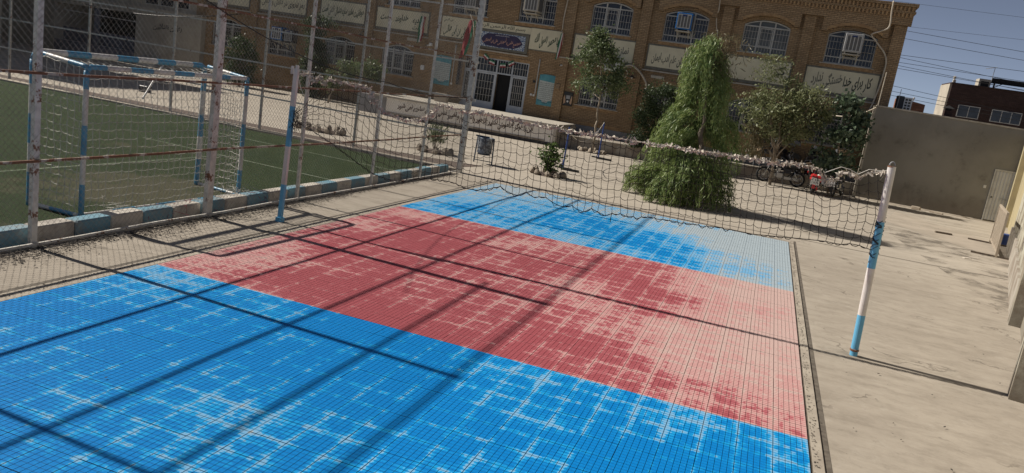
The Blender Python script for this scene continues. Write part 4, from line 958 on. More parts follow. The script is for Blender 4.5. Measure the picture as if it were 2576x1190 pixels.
for a, b in zip(tp[:-1], tp[1:]):
    n = max(1, int(math.hypot(b[0]-a[0], b[1]-a[1])/.03))
    for i in range(n): x = a[0]+(b[0]-a[0])*i/n; pts.append((x+2.7, rn.uniform(-.008,.008), a[1]+(b[1]-a[1])*i/n+rn.uniform(-.009,.009))); rs.append(rn.uniform(.004,.012))
m.tube(pts, .02, 6, rs=rs); m.build('top_tape', M_RAG, net)
C = np.array([pts[k_] for k_ in rng.integers(0, len(pts), 1500)])+rng.normal(0, 1, (1500,3))*np.array([.02,.012,.013])+np.array([0,0,-.008]); D = rng.normal(size=(1500,3))*np.array([1.3,.7,.6])+np.array([.2,0,-.5])
Dn = D/np.linalg.norm(D, axis=1, keepdims=True); S_ = np.cross(Dn, rng.normal(size=D.shape)); S_ /= np.linalg.norm(S_, axis=1, keepdims=True); n_ = len(C); Lr = (.012+.045*rng.random(n_)**2)[:,None]; Wr = (.006+.010*rng.random(n_))[:,None]; T_ = (.3+.7*rng.random(n_))[:,None]
quads('rags', np.stack([C-Dn*Lr-S_*Wr, C-Dn*Lr+S_*Wr, C+Dn*Lr+S_*Wr*T_, C+Dn*Lr*.8-S_*Wr*T_], axis=1), M_RAG, net)
m = MB(); m.tube([(.71+2.7,0,2.21),(.882+2.7,0,2.313),(.99+2.7,0,2.30),(1.09+2.7,0,2.262),(1.20+2.7,0,2.34),(1.32+2.7,0,2.345),(1.44+2.7,.0,2.37)], .004, 4); m.tube([(-6.93+2.7,-.03,2.33),(-6.85+2.7,0,2.10),(-6.80+2.7,0,2.02)], .006, 4); m.build('headline_rope', M_CORDW, net)

# ------------------------------------------------------------------ football goal behind the fence
goal = thing('football_goal', 'blue and white banded football goal with a torn white net behind the fence', 'goal', (-9,9.7,0))
def banded(name, path, r, band, off=0, n=10):
    P = [Vector(lp(goal,q)) for q in path]; m = MB(); L = 0; pts = [P[0]]; mats_ = []
    step = .08
    seq = [P[0]]
    for a, b in zip(P[:-1], P[1:]):
        k_ = max(1, int((b-a).length/step))
        for i in range(1, k_+1): seq.append(a.lerp(b, i/k_))
    m.tube(seq, r, n); s_ = off; k_ = 0
    for i in range(len(seq)-1):
        c_ = int(s_/band) % 2; s_ += (seq[i+1]-seq[i]).length
        for j in range(n): m.mi[i*n+j] = c_
    return m.build(name, [M_GOALB, M_GOALW], goal, smooth=True)
F1, F2, B1, B2 = (-9.50,8.10), (-9.53,11.48), (-8.58,8.10), (-8.50,11.30)
for a in (F1, F2): banded('front_post', [(a[0],a[1],0),(a[0],a[1],2.02)], .046, .42)
banded('crossbar', [(F1[0],F1[1],2.02),(F1[0],F1[1]+.03,2.09),(F1[0],F1[1]+.10,2.13),(F2[0],F2[1]-.10,2.13),(F2[0],F2[1]-.03,2.09),(F2[0],F2[1],2.02)], .046, .42, .3)
for a in (B1, B2): banded('rear_post', [(a[0],a[1],0),(a[0],a[1],2.0)], .036, .42)
banded('rear_bar', [(B1[0],B1[1],2.0),(B1[0],B1[1]+.06,2.05),(B2[0],B2[1]-.06,2.05),(B2[0],B2[1],2.0)], .036, .40, .1)
for a, b in ((F1,B1),(F2,B2)):
    banded('side_bar', [(a[0]+.03,a[1]+.05,2.12),(b[0],b[1]+.02,2.045)], .034, .36, .2); banded('ground_bar', [(a[0]+.03,a[1],.04),(b[0]-.03,b[1],.04)], .028, .40, .5)
banded('ground_bar', [(B1[0],B1[1]+.04,.05),(B2[0],B2[1]-.04,.05)], .030, .42, .42)
m = MB(); m.tube([lp(goal,(-9.5,10.45,2.08)), lp(goal,(-9.35,9.9,1.55))], .014, 8); m.build('brace', M_GOALW, goal)
def net_panel(m, c00, c10, c01, c11, nu, nv, belly, miss=.0, seed=0):
    rr = random.Random(seed); c00, c10, c01, c11 = [Vector(lp(goal,q)) for q in (c00,c10,c01,c11)]
    nrm = (c10-c00).cross(c01-c00).normalized(); G_ = []
    for i in range(nu+1):
        row = []
        for j in range(nv+1):
            u, v_ = i/nu, j/nv; p = c00*(1-u)*(1-v_)+c10*u*(1-v_)+c01*(1-u)*v_+c11*u*v_
            row.append(p+nrm*belly*math.sin(u*math.pi)*math.sin(v_*math.pi)+Vector((rr.uniform(-.012,.012),rr.uniform(-.014,.014),rr.uniform(-.02,.012) if 0 < v_ < 1 else 0)))
        G_.append(row)
    for i in range(nu+1):
        for j in range(nv):
            if rr.random() > miss: m.tube([G_[i][j], G_[i][j+1]], .0042, 3, caps=False)
    for j in range(nv+1):
        for i in range(nu):
            if rr.random() > miss: m.tube([G_[i][j], G_[i][j].lerp(G_[i+1][j],.5)-Vector((0,0,.012)), G_[i+1][j]], .0042, 3, caps=False)
m = MB()
net_panel(m, (B1[0],B1[1],2.03), (B2[0],B2[1],2.03), (B1[0]+.02,B1[1],.06), (B2[0]+.02,B2[1],.06), 27, 17, -.10, .05, 1)
net_panel(m, (F1[0],F1[1],2.10), (B1[0],B1[1],2.03), (F1[0],F1[1],.05), (B1[0],B1[1],.05), 8, 17, .05, .08, 2)
net_panel(m, (F2[0],F2[1],2.10), (B2[0],B2[1],2.03), (F2[0],F2[1],.05), (B2[0],B2[1],.05), 8, 17, .05, .08, 3)
net_panel(m, (F1[0],F1[1],2.10), (F2[0],F2[1],2.10), (B1[0],B1[1],2.04), (B2[0],B2[1],2.04), 27, 9, .12, .05, 4)
m.build('net', M_CORDW, goal)
m = MB(); rr = random.Random(5)
for k_ in range(60):
    y_ = rr.uniform(8.1,8.6) if k_ < 25 else rr.uniform(10.9,11.4); a = Vector(lp(goal,(-8.45+rr.uniform(-.15,.25), y_, rr.uniform(.03,.25)))); m.tube([a, a+Vector((rr.uniform(-.1,.2),rr.uniform(-.15,.15),rr.uniform(-.08,.05))), a+Vector((rr.uniform(-.1,.3),rr.uniform(-.3,.3),-.05))], .003, 3, caps=False)
m.build('net_tangle', M_CORDW, goal)
m = MB()
for k_ in range(40):
    y_ = rr.uniform(8.6,9.9) if k_ < 28 else rr.uniform(10.9,11.3); a = Vector(lp(goal,(-8.12+rr.uniform(-.12,.2), y_, .22-rr.random()*.12))); m.tube([a, a+Vector((rr.uniform(-.05,.12),rr.uniform(-.18,.18),rr.uniform(-.08,.02))), a+Vector((rr.uniform(0,.2),rr.uniform(-.3,.3),-.1))], .004, 3, caps=False)
m.build('red_cord', M_CORDR, goal)

# ------------------------------------------------------------------ washroom wing on the left
wing = thing('washroom_wing', 'dark plaster wing with an open washing bay at the far left', 'building', (-36,31,0))
KW = 37.7/31
def WX(q): return lp(wing, (q[0]*KW, 37.7+(q[1]-31)*.9, 2.8+(q[2]-2.8)*KW))
def wp(m, name, mat): m.v = [WX(q) for q in m.v]; return m.build(name, mat, wing)
m = MB(); m.box(-60,-35.05,31.0,34.59,-.02,5.0); wp(m, 'side_wall', M_PLASTER)
m = MB(); m.box(-60,-25.9,34.6,36.9,-.02,4.6); wp(m, 'back_wall', M_PLASTER)
m = MB(); m.box(-35.04,-29.95,34.55,34.595,0,2.85); wp(m, 'bay_back', M_DARK)
nb = thing('neighbour_building', 'tall plaster block off the left edge that shades the far corner of the yard', 'building', (-50,28,0))
m = MB(); m.box(-12,11.5,-4.4,2.9,-.02,12.2); m.box(-12,2.5,2.901,9.6,-.02,12.2); m.build('wall', M_PLASTER, nb); m = MB(); m.box(-12.2,11.7,-4.6,3.1,12.201,12.5); m.build('parapet', M_STONE, nb)
for k_ in range(12):
    m = MB(); x_ = -10+(k_%4)*5.6; z_ = 1.5+(k_//4)*3.6; m.box(x_,x_+1.8,-4.46,-4.401,z_,z_+1.6); w_ = m.build('window', M_WHITEMET, nb); m = MB(); m.box(x_+.08,x_+1.72,-4.475,-4.461,z_+.08,z_+1.52); m.build('pane', M_GLASS, w_)
m = MB(); m.box(-35.04,-26.1,31.0,34.59,2.86,3.25); wp(m, 'lintel', M_PLASTER)
m = MB(); m.box(-35.04,-29.95,31.0,31.3,-.02,1.0); m.box(-35.04,-29.95,31.02,31.7,1.001,1.06); wp(m, 'basin_counter', M_TILEBLUEGREY)
m = MB(); m.box(-35.04,-29.95,31.72,31.9,1.0,1.72); wp(m, 'tiled_upstand', M_TILEBLUEGREY)
m = MB(); m.box(-29.94,-26.1,31.0,34.58,-.02,2.858); pnl = wp(m, 'plaster_panel', M_PLASTER)
m = MB(); m.box(-35.04,-26.3,31.3,34.59,3.252,4.2); wp(m, 'clerestory_wall', M_PLASTER)
m = MB(); m.box(-35.04,-26.0,30.8,34.59,4.201,4.4); wp(m, 'roof_slab', M_PLASTER)
for x_ in (-29.2,-28.3,-27.4):
    m = MB(); m.box(x_-.40,x_+.40,31.24,31.30,3.42,4.0); f_ = wp(m, 'window', M_WHITEMET); m = MB(); m.box(x_-.35,x_+.35,31.225,31.239,3.46,3.96); m.v = [WX(q) for q in m.v]; m.build('pane', M_GLASS, f_)
m = MB(); m.box(-32.55,-32.35,31.05,31.3,1.07,2.855); wp(m, 'pillar', M_TILEBLUEGREY)
for x_ in (-33.9,-31.2):
    m = MB(); m.tube([(x_-.15,31.72,1.50),(x_+.15,31.72,1.50)], .03, 8); m.tube([(x_,31.70,1.52),(x_,31.66,1.68),(x_,31.55,1.74),(x_,31.46,1.66)], .018, 8); wp(m, 'tap', M_CHROME)
lettering('lettering', 'رعایت بهداشت', WX((-28.9,30.985,2.25)), (1,0,0), (0,0,1), 1.7*KW, .38*KW, [M_BLACKTXT], wing, .15, .02)
m = MB(); m.bevbox(-29.5,-28.4,30.55,30.98,0,.95,.03); o = wp(m, 'water_cooler', M_GREYMET)
m = MB(); m.tube([(-34.4,30.9,2.55),(-32.5,30.9,2.52),(-29.8,30.9,2.5)], .02, 6); wp(m, 'conduit', M_WHITEMET)
m = MB(); m.bevbox(-.2,.2,-.13,.13,0,.24,.02); o = m.build('black_box', M_BLACK); o.location = (-22.9,24.35,0); tag(o, 'small black box on the ground beyond the far fence', 'box')

# ------------------------------------------------------------------ grey wall, door, right boundary wall
A_, B_ = Vector((3.77,35.25,0)), Vector((9.5,34.90,0)); dw = (B_-A_).normalized(); nw = Vector((dw.y,-dw.x,0)); LW = (B_-A_).length
gw = thing('boundary_wall', 'tall damp stained grey rendered wall closing the yard on the right', 'wall', A_, math.atan2(dw.y, dw.x))
m = MB(); m.add([(0,0,-.03),(LW+1,0,-.03),(LW+1,.35,-.03),(0,.35,-.03),(0,0,3.80),(LW+1,0,3.68),(LW+1,.35,3.68),(0,.35,3.80)], [(0,3,2,1),(4,5,6,7),(0,1,5,4),(1,2,6,5),(2,3,7,6),(3,0,4,7)]); m.build('render', M_DAMP, gw)
m = MB(); n = 8
for i in range(n):
    a = (LW+1)*i/n; b = (LW+1)*(i+1)/n-.006; za = 3.802-.12*i/n; zb = 3.802-.12*(i+1)/n
    q = MB(); q.add([(a-.02,-.05,za),(b,-.05,zb),(b,.4,zb),(a-.02,.4,za),(a-.02,-.05,za+.055),(b,-.05,zb+.055),(b,.4,zb+.055),(a-.02,.4,za+.055)], [(0,3,2,1),(4,5,6,7),(0,1,5,4),(1,2,6,5),(2,3,7,6),(3,0,4,7)]); q.build('coping_stone', M_STONE, gw)
m = MB(); m.box(-.10,-.001,.02,.3,-.02,3.82); m.build('end_trim', M_STONE, gw)
m = MB(); m.add([(0,-.09,0),(LW,-.09,0),(LW,-.001,0),(0,-.001,0),(0,-.05,.05),(LW,-.05,.05),(LW,-.001,.06),(0,-.001,.06)], [(4,5,6,7),(0,1,5,4)]); m.build('footing', M_SLAB, gw)
dx = 4.76
dg = thing('metal_door', 'pale corrugated sheet metal door in the grey wall', 'door', A_+dw*dx-nw*-.0, math.atan2(dw.y, dw.x))
for i in range(8):
    m = MB(); a = i*.115; m.add([(a,-.03,.10),(a+.03,-.055,.10),(a+.085,-.055,.10),(a+.115,-.03,.10),(a,-.03,2.03),(a+.03,-.055,2.03),(a+.085,-.055,2.03),(a+.115,-.03,2.03)], [(0,1,5,4),(1,2,6,5),(2,3,7,6)]); m.build('sheet_rib', M_DOORPALE, dg)
m = MB(); m.box(-.045,-.002,-.06,-.004,.06,2.10); m.box(.925,.965,-.06,-.004,.06,2.10); m.box(-.002,.925,-.06,-.004,2.035,2.10); m.build('frame', M_WHITEMET, dg)
m = MB(); m.bar((.35,-.08,1.02),(.6,-.08,.97),.03); m.build('bolt', M_GREYMET, dg); m = MB(); m.lathe([(.001,-.075),(.03,-.075),(.035,-.056)], 12, (.07,0,1.0), axis='y'); m.build('lock', M_BLACK, dg)
q = A_+dw*4.52+nw*.0; m = MB(); m.bevbox(-.05,.05,-.025,-.001,-.06,.06,.008); o = m.build('wall_switch', M_SWITCH); o.location = (q.x,q.y,1.36); o.rotation_euler = (0,0,math.atan2(dw.y,dw.x)); tag(o, 'white switch on the grey wall beside the metal door', 'switch')
# right side wall, running from the camera side to the grey wall
rw = thing('side_wall', 'peeling painted wall with stepped buttresses along the right edge', 'wall', (3.35,10.3,0))
RWP = [(2.4,5.0),(3.30,10.2),(4.50,14.95),(6.20,21.8),(7.45,27.2),(9.30,34.9)]
def seg_wall(a, b, off, th, z0, z1, mat, name):
    a = Vector((*a,0)); b = Vector((*b,0)); d = (b-a).normalized(); n_ = Vector((d.y,-d.x,0)); m = MB(); P = [a+n_*off, b+n_*off, b+n_*(off+th), a+n_*(off+th)]
    m.add([(p.x,p.y,z0) for p in P]+[(p.x,p.y,z1) for p in P], [(0,3,2,1),(4,5,6,7),(0,1,5,4),(1,2,6,5),(2,3,7,6),(3,0,4,7)]); m.v = [lp(rw,q) for q in m.v]; return m.build(name, mat, rw)
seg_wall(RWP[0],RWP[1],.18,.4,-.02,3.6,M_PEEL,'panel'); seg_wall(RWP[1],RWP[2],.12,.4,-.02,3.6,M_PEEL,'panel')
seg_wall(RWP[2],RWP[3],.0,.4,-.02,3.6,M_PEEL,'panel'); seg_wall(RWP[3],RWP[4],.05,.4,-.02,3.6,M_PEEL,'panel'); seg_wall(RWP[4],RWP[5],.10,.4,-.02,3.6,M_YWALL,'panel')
for a, b, h_ in (((3.29,10.1),(3.37,10.45),3.62),((4.42,14.62),(4.52,15.05),3.62),((9.05,34.0),(9.2,34.7),3.6)):
    seg_wall(a, b, -.06, .5, -.02, h_, M_PEEL if h_ > 3.61 else M_YWALL, 'buttress')
for (a, b) in ((RWP[2],RWP[3]),(RWP[3],RWP[4])): seg_wall(a, b, -.05 if a == RWP[2] else .0, .05 if a == RWP[2] else .049, -.02, .62, M_OLDPLASTER, 'skirting')
# slatted barrier standing by the wall
bar_ = thing('slatted_barrier', 'pale slatted panel on feet standing by the right wall', 'barrier', (6.35,23.8,0), math.atan2(3.2,.60))
m = MB(); m.box(0,3.25,-.025,.025,1.18,1.24); m.box(0,3.25,-.025,.025,.12,.18); m.box(-.06,-.001,-.03,.03,.02,1.24); m.box(3.251,3.31,-.03,.03,.02,1.24); m.build('frame', M_BARRIER, bar_)
for i in range(30):
    m = MB(); x_ = .06+i*.107; m.box(x_,x_+.07,-.012,.012,.181,1.179); m.build('slat', M_BARRIER, bar_)
for x_ in (-.03,3.28):
    m = MB(); m.box(x_-.025,x_+.025,-.55,.60,.0,.05); m.build('foot', M_BARK, bar_)
m = MB(); m.bevbox(-.18,.18,-.16,.16,0,.36,.02); o = m.build('blue_crate', M_BLUEPOLE); o.location = (7.35,27.3,0); tag(o, 'dark blue box on the ground behind the slatted barrier', 'box')
def loose(name, loc, dims, mat, label, cat, rz, group=None):
    m = MB(); m.bevbox(-dims[0]/2,dims[0]/2,-dims[1]/2,dims[1]/2,0,dims[2],min(dims)*.15); o = m.build(name, mat); o.location = loc; o.rotation_euler = (0,0,rz); return tag(o, label, cat, group)
loose('brick_lump', (6.05,34.75,0), (.34,.16,.13), M_BARRIER, 'single brick lying at the foot of the grey wall', 'brick', -.4)
loose('plank_offcut', (6.8,34.7,0), (.5,.12,.05), M_BARRIER, 'short plank lying at the foot of the grey wall', 'plank', -.45)
loose('wood_scrap', (5.7,27.3,0), (.5,.10,.06), M_BARK, 'thin dark wood scrap on the yard near the barrier', 'wood', .15)
loose('paper_scrap', (5.35,22.4,0), (.22,.10,.015), M_RAG, 'pale paper scrap on the stained ground by the barrier', 'paper', .5)

# ------------------------------------------------------------------ trees and plants
def limb(m, a, b, r0, r1, wob=.05, n=5, seed=0):
    rr = random.Random(seed); a = Vector(a); b = Vector(b); L = (b-a).length
    pts = [a.lerp(b, i/n)+Vector((rr.uniform(-1,1),rr.uniform(-1,1),0))*wob*L*(1 if 0 < i < n else 0) for i in range(n+1)]
    m.tube(pts, r0, 7, rs=[r0+(r1-r0)*i/n for i in range(n+1)]); return pts
def clump_tree(name, label, cat, base, shape, nclump, per, leafL, leafW, sig, mat, bark, trunk, seed, droop=-.2, group=None, dead=None, stems=None):
    """shape(rr) -> a point of the crown volume, relative to the base"""
    rr = random.Random(seed); rg = np.random.default_rng(seed); t_ = thing(name, label, cat, base, 0, group)
    C = np.array([shape(rr) for _ in range(nclump)]); m = MB()
    tp = None
    for k_, (a, b, r0, r1) in enumerate(trunk): limb(m, a, b, r0, r1, .03, 6, seed+k_)
    ends = [Vector(q[1]) for q in trunk]; starts = [Vector(q[0]) for q in trunk]
    for k_ in range(0, nclump, max(1, nclump//(stems or 16))):
        c = Vector(C[k_]); e = min(range(len(ends)), key=lambda i: (ends[i]-c).length); limb(m, starts[e].lerp(ends[e], .55+.4*rr.random()), c, trunk[e][3]*.8, .006, .07, 5, seed+50+k_)
    m.build('trunk', bark, t_, smooth=True)
    n = nclump*per; idx = np.repeat(np.arange(nclump), per); ss = sig*(.6+.8*rg.random(nclump))[idx][:,None]
    P = C[idx]+rg.normal(size=(n,3))*ss*np.array([1,1,.8]); P[:,2] = np.maximum(P[:,2], .03)
    D = rg.normal(size=(n,3))+np.array([0,0,droop])
    quads('crown', leaves(P, D, leafL, leafW, .8), mat, t_)
    return t_
def cone_shape(z0, z1, prof, xr=1., yr=1., cx=0., lean=0.):
    def f(rr):
        u = rr.random(); z = z0+(z1-z0)*u; r = 0
        for (ua, ra), (ub, rb) in zip(prof[:-1], prof[1:]):
            if ua <= u <= ub: r = ra+(rb-ra)*(u-ua)/(ub-ua)
        a = rr.uniform(0, 2*math.pi); q = r*rr.random()**.45
        return (cx+lean*u+q*math.cos(a)*xr, q*math.sin(a)*yr, z)
    return f
clump_tree('street_tree', 'slender street tree with a cone of leaves before the brick wall', 'tree', (-7.28,33.85,0), cone_shape(2.55,5.05,[(0,.85),(.15,1.25),(.4,1.3),(.65,.85),(1,.15)],1,.85,-.15,-.35), 62, 95, .14,.06,.17, M_LEAFG, M_BARKP, [((0,0,0),(.0,0,1.4),.055,.045),((0,0,1.4),(-.12,0,2.9),.045,.03),((-.12,0,2.9),(-.35,0,4.4),.03,.012)], 21)
clump_tree('dark_bush', 'dense dark green bush against the brick wall between the trees', 'bush', (-4.75,34.7,.5), cone_shape(.0,2.75,[(0,.95),(.3,1.1),(.6,1.15),(.85,1.1),(1,.55)],1.0,.55,-.05,.1), 90, 150, .10,.055,.17, M_LEAFD, M_BARK, [((0,.3,-.5),(0,.2,1.6),.06,.03),((.4,.3,-.5),(.5,.2,1.4),.05,.03)], 22)
# weeping tree
def weeping(base, label):
    t_ = thing('weeping_tree', label, 'tree', base); rr = random.Random(31); rg = np.random.default_rng(31); m = MB()
    limb(m, (0.25,0,0), (.15,0,1.7), .10, .075, .02, 6, 1); limb(m, (.15,0,1.7), (-.05,0,3.5), .075, .035, .03, 6, 2); limb(m, (-.05,0,3.5), (.05,0,4.5), .035, .01, .03, 4, 3)
    P = []; D = []
    def rad(z): 
        for (za, ra), (zb, rb) in zip(PR[:-1], PR[1:]):
            if za <= z <= zb: return ra+(rb-ra)*(z-za)/(zb-za)
        return .1
    PR = [(0,1.45),(.5,1.5),(1.2,1.28),(2.0,1.02),(3.0,1.0),(3.7,.78),(4.2,.42),(4.7,.10)]
    boughs = []
    for k_ in range(46):
        while True:
            z0 = rr.uniform(.5,4.45)
            if rr.random() < rad(z0)/1.5+.2: break
        boughs.append((z0, rr.uniform(0, 2*math.pi), rad(z0)*(rr.uniform(.3,.95) if rr.random() < .7 else rr.uniform(.95,1.28)), rr.uniform(.7,1.45)))
    for k_ in range(16): boughs[k_*2] = (rr.uniform(.45,1.25), rr.uniform(-2.2,1.2), rr.uniform(.3,1.15), rr.uniform(.8,1.2))
    for k_ in range(7): boughs[k_*2+1] = (rr.uniform(3.3,4.45), rr.uniform(0,6.28), rr.uniform(.15,.75), rr.uniform(.8,1.3))
    for k_ in range(960):
        bz, ba, bR, bl = boughs[k_ % 46]; z0 = min(bz+rr.gauss(0,.10), 4.62); a = ba+rr.gauss(0,.20)/max(bR,.35); R_ = max(.05, bR+rr.gauss(0,.10))
        L = rr.uniform(.55,1.25)*bl*(1.0 if z0 > 1.2 else .8); sx = math.cos(a)*R_; sy = math.sin(a)*R_*.95
        out = min(R_*rr.uniform(1.0,1.3)+.05, rad(max(z0-L,0))*1.2)
        ex, ey = math.cos(a)*out, math.sin(a)*out*.95
        if math.cos(a) > .2 and .8 < z0 < 1.7 and rr.random() < .45: continue
        ze = max(z0-L, .04)
        p0 = Vector((sx*.45,sy*.45,z0+.08)); p1 = Vector((sx,sy,z0)); p2 = Vector((ex,ey,ze)); pts = []
        for i in range(13):
            u = i/12; pts.append(p0*(1-u)**2+p1*2*u*(1-u)*1.05+p2*u*u)
        if k_ % 6 == 0: m.tube([pts[0],pts[4],pts[8],pts[12]], .006, 3, rs=[.008,.006,.004,.002], caps=False)
        for i in range(12):
            d = (pts[i+1]-pts[i]).normalized()
            for _ in range(5):
                q = pts[i].lerp(pts[i+1], rr.random())+Vector((rr.gauss(0,.05),rr.gauss(0,.05),rr.gauss(0,.04))); P.append(q[:]); D.append((d.x*.7+rr.gauss(0,.34), d.y*.7+rr.gauss(0,.34), -.62+rr.gauss(0,.28)))
    P = np.array(P); P[:,2] = np.maximum(P[:,2], .03); m.build('trunk', M_BARK, t_, smooth=True)
    Q = np.array([(rr.gauss(.15,.32), rr.gauss(0,.3), rr.uniform(3.5,4.75)) for _ in range(900)]); quads('top_sprays', leaves(Q, np.column_stack([rg.normal(0,.5,900), rg.normal(0,.5,900), -.5+rg.normal(0,.5,900)]), .15, .022, .8), M_LEAFDRY, t_)
    quads('crown', leaves(P, np.array(D), .19, .024, .8), M_LEAFW, t_)
weeping((-1.95,22.55,0), 'bright green weeping tree trailing to the ground behind the net')
def olive_shape(rr):
    while True:
        x, y, z = rr.uniform(-1.75,1.75), rr.uniform(-.8,.8), rr.uniform(-1.35,1.5)
        if (x/1.75)**2+(y/.8)**2+(z/1.4)**2 < 1: return (x+.1*z, y, z+3.05)
ot = clump_tree('airy_tree', 'airy olive grey tree with thin branches above the motorcycles', 'tree', (.35,34.0,0), olive_shape, 120, 62, .15,.062,.17, M_LEAFO, M_BARKP, [((0,0,0),(-.1,0,1.5),.07,.055),((-.1,0,1.5),(.7,0,3.0),.05,.02),((-.1,0,1.5),(-.7,0,3.2),.05,.02),((-.1,0,1.5),(0,0,4.0),.045,.015)], 41, stems=34)
P = np.array([(-.95+random.gauss(0,.28), random.gauss(0,.2), 1.0+random.random()*1.3) for _ in range(1500)]); D = np.column_stack([rng.normal(0,.25,1500), rng.normal(0,.25,1500), -np.ones(1500)])
quads('dead_leaves', leaves(P, D, .16, .03, .6), M_LEAFDRY, ot)
P = np.array([(-1.3+.9*random.random()+random.gauss(0,.25), random.gauss(0,.2), 4.1+random.random()*1.1) for _ in range(900)]); D = rng.normal(size=(900,3))+np.array([0,0,-.3])
quads('high_twigs', leaves(P, D, .11, .045, .6), M_LEAFO, ot)
clump_tree('broad_leaf_tree', 'dark broad leaved tree beside the grey wall', 'tree', (2.62,33.9,0), cone_shape(1.0,3.95,[(0,.65),(.3,.95),(.6,.75),(.85,.5),(1,.12)],1,.7,.0,.05), 44, 46, .20,.14,.19, M_LEAFF, M_BARKP, [((0,0,0),(-.05,0,1.4),.05,.035),((-.05,0,1.4),(.1,0,3.3),.035,.012),((0,0,.5),(.45,0,1.8),.03,.015)], 43)
clump_tree('climbing_shrub', 'tall narrow climbing shrub on the brick wall behind the left pole', 'shrub', (-23.4,36.4,0), cone_shape(.15,4.2,[(0,.45),(.3,.62),(.75,.65),(.93,.75),(1,.3)],1,.35,.0,.1), 80, 130, .12,.06,.18, M_LEAFD, M_BARK, [((0,0,0),(0,.1,2.0),.05,.03),((0,.1,2.0),(.1,.1,3.9),.03,.012)], 44)
def arch_shape(rr):
    u = rr.random(); return (-1.3+2.9*u+rr.gauss(0,.12), rr.gauss(0,.3), 1.05+.95*math.sin(u*2.2)+rr.gauss(0,.22))
clump_tree('leaning_shrub', 'leaning light green shrub beside the climbing shrub', 'shrub', (-20.1,34.8,0), arch_shape, 55, 75, .13,.06,.15, M_LEAFG, M_BARKP, [((-1.2,0,0),(-.6,0,1.6),.04,.025),((-.6,0,1.6),(1.2,0,1.9),.02,.01),((-.9,0,.8),(.3,0,2.3),.02,.01)], 45)
clump_tree('leaning_shrub', 'dark round shrub near the far left ground floor windows', 'shrub', (-27.0,35.2,0), cone_shape(.3,2.55,[(0,.6),(.4,1.0),(.8,.8),(1,.2)],1,.7), 60, 90, .12,.06,.17, M_LEAFD, M_BARK, [((0,0,0),(0,0,1.5),.05,.02)], 46)
# stone ringed plants
def stones(parent, n, rx, ry, s, seed):
    rr = random.Random(seed)
    for i in range(n):
        a = 2*math.pi*i/n+rr.uniform(-.1,.1); m = MB(); w_ = s*rr.uniform(.8,1.3); h = s*rr.uniform(.6,1.0); prof = [(w_*.35,-.02),(w_*.52,h*.25),(w_*.46,h*.7),(w_*.2,h*.98),(.001,h)]
        m.lathe(prof, 7, (0,0,0)); m.v = [(x*rr.uniform(.82,1.18), y*rr.uniform(.7,1.1), z*rr.uniform(.9,1.1)) for x, y, z in m.v]; o = m.build('stone', M_ROCK, parent); o.location = (math.cos(a)*rx, math.sin(a)*ry, 0); o.rotation_euler = (0,0,rr.uniform(0,3))
pb = thing('potted_shrub', 'small leafy green shrub ringed with stones near the back of the court', 'shrub', (-6.12,22.75,0))
m = MB()
for k_ in range(7): limb(m, (random.uniform(-.05,.05),random.uniform(-.05,.05),0), (random.uniform(-.28,.28),random.uniform(-.2,.2),random.uniform(.5,.85)), .014, .006, .05, 4, 60+k_)
m.build('stem', M_BARK, pb)
C = np.array([(random.gauss(0,.19), random.gauss(0,.16), .58+random.gauss(0,.17)) for _ in range(420)]+[(random.gauss(0,.06), random.gauss(0,.06), random.uniform(.1,.5)) for _ in range(110)]+[(random.gauss(.02,.06), random.gauss(0,.06), random.uniform(.75,1.0)) for _ in range(60)]); D = rng.normal(size=(len(C),3))*np.array([1,1,.6])+np.array([0,0,-.55])
quads('foliage', leaves(C, D, .13, .062, .6), M_LEAFB, pb); stones(pb, 9, .48, .40, .20, 61)
m = MB(); m.lathe([(.42,.0),(.38,.05),(.001,.07)], 14); m.build('soil', M_SOIL, pb)
ol = thing('oleander_planter', 'spiky oleander in a low brick ringed bed by the corner post', 'plant', (-10.02,23.0,0))
C = np.array([(random.gauss(0,.16), random.gauss(0,.16), .35+random.random()*.5) for _ in range(420)]); D = np.column_stack([C[:,0]*2+rng.normal(0,.25,420), C[:,1]*2+rng.normal(0,.25,420), np.full(420,.8)])
quads('foliage', leaves(C, D, .22, .024, .5), M_LEAFG, ol)
m = MB()
for k_ in range(8): limb(m, (0,0,0), (random.uniform(-.25,.25),random.uniform(-.25,.25),.6), .01, .005, .05, 3, 70+k_)
m.build('stem', M_BARK, ol); stones(ol, 10, .55, .42, .22, 71); m = MB(); m.lathe([(.5,0),(.45,.06),(.001,.08)], 14); m.build('soil', M_SOIL, ol)
rb = thing('rubble_bed', 'low bed ringed with broken bricks beyond the far fence', 'planter', (-14.1,22.75,0)); stones(rb, 13, .85, .40, .24, 72); m = MB(); m.lathe([(.5,0),(.4,.07),(.001,.1)], 14); m.v = [(x*1.6,y*.8,z) for x,y,z in m.v]; m.build('soil', M_SOIL, rb)
tr_ = thing('tree_stones', 'ring of stones at the foot of the slender street tree', 'stones', (-7.28,33.85,0)); stones(tr_, 8, .55, .35, .24, 73)

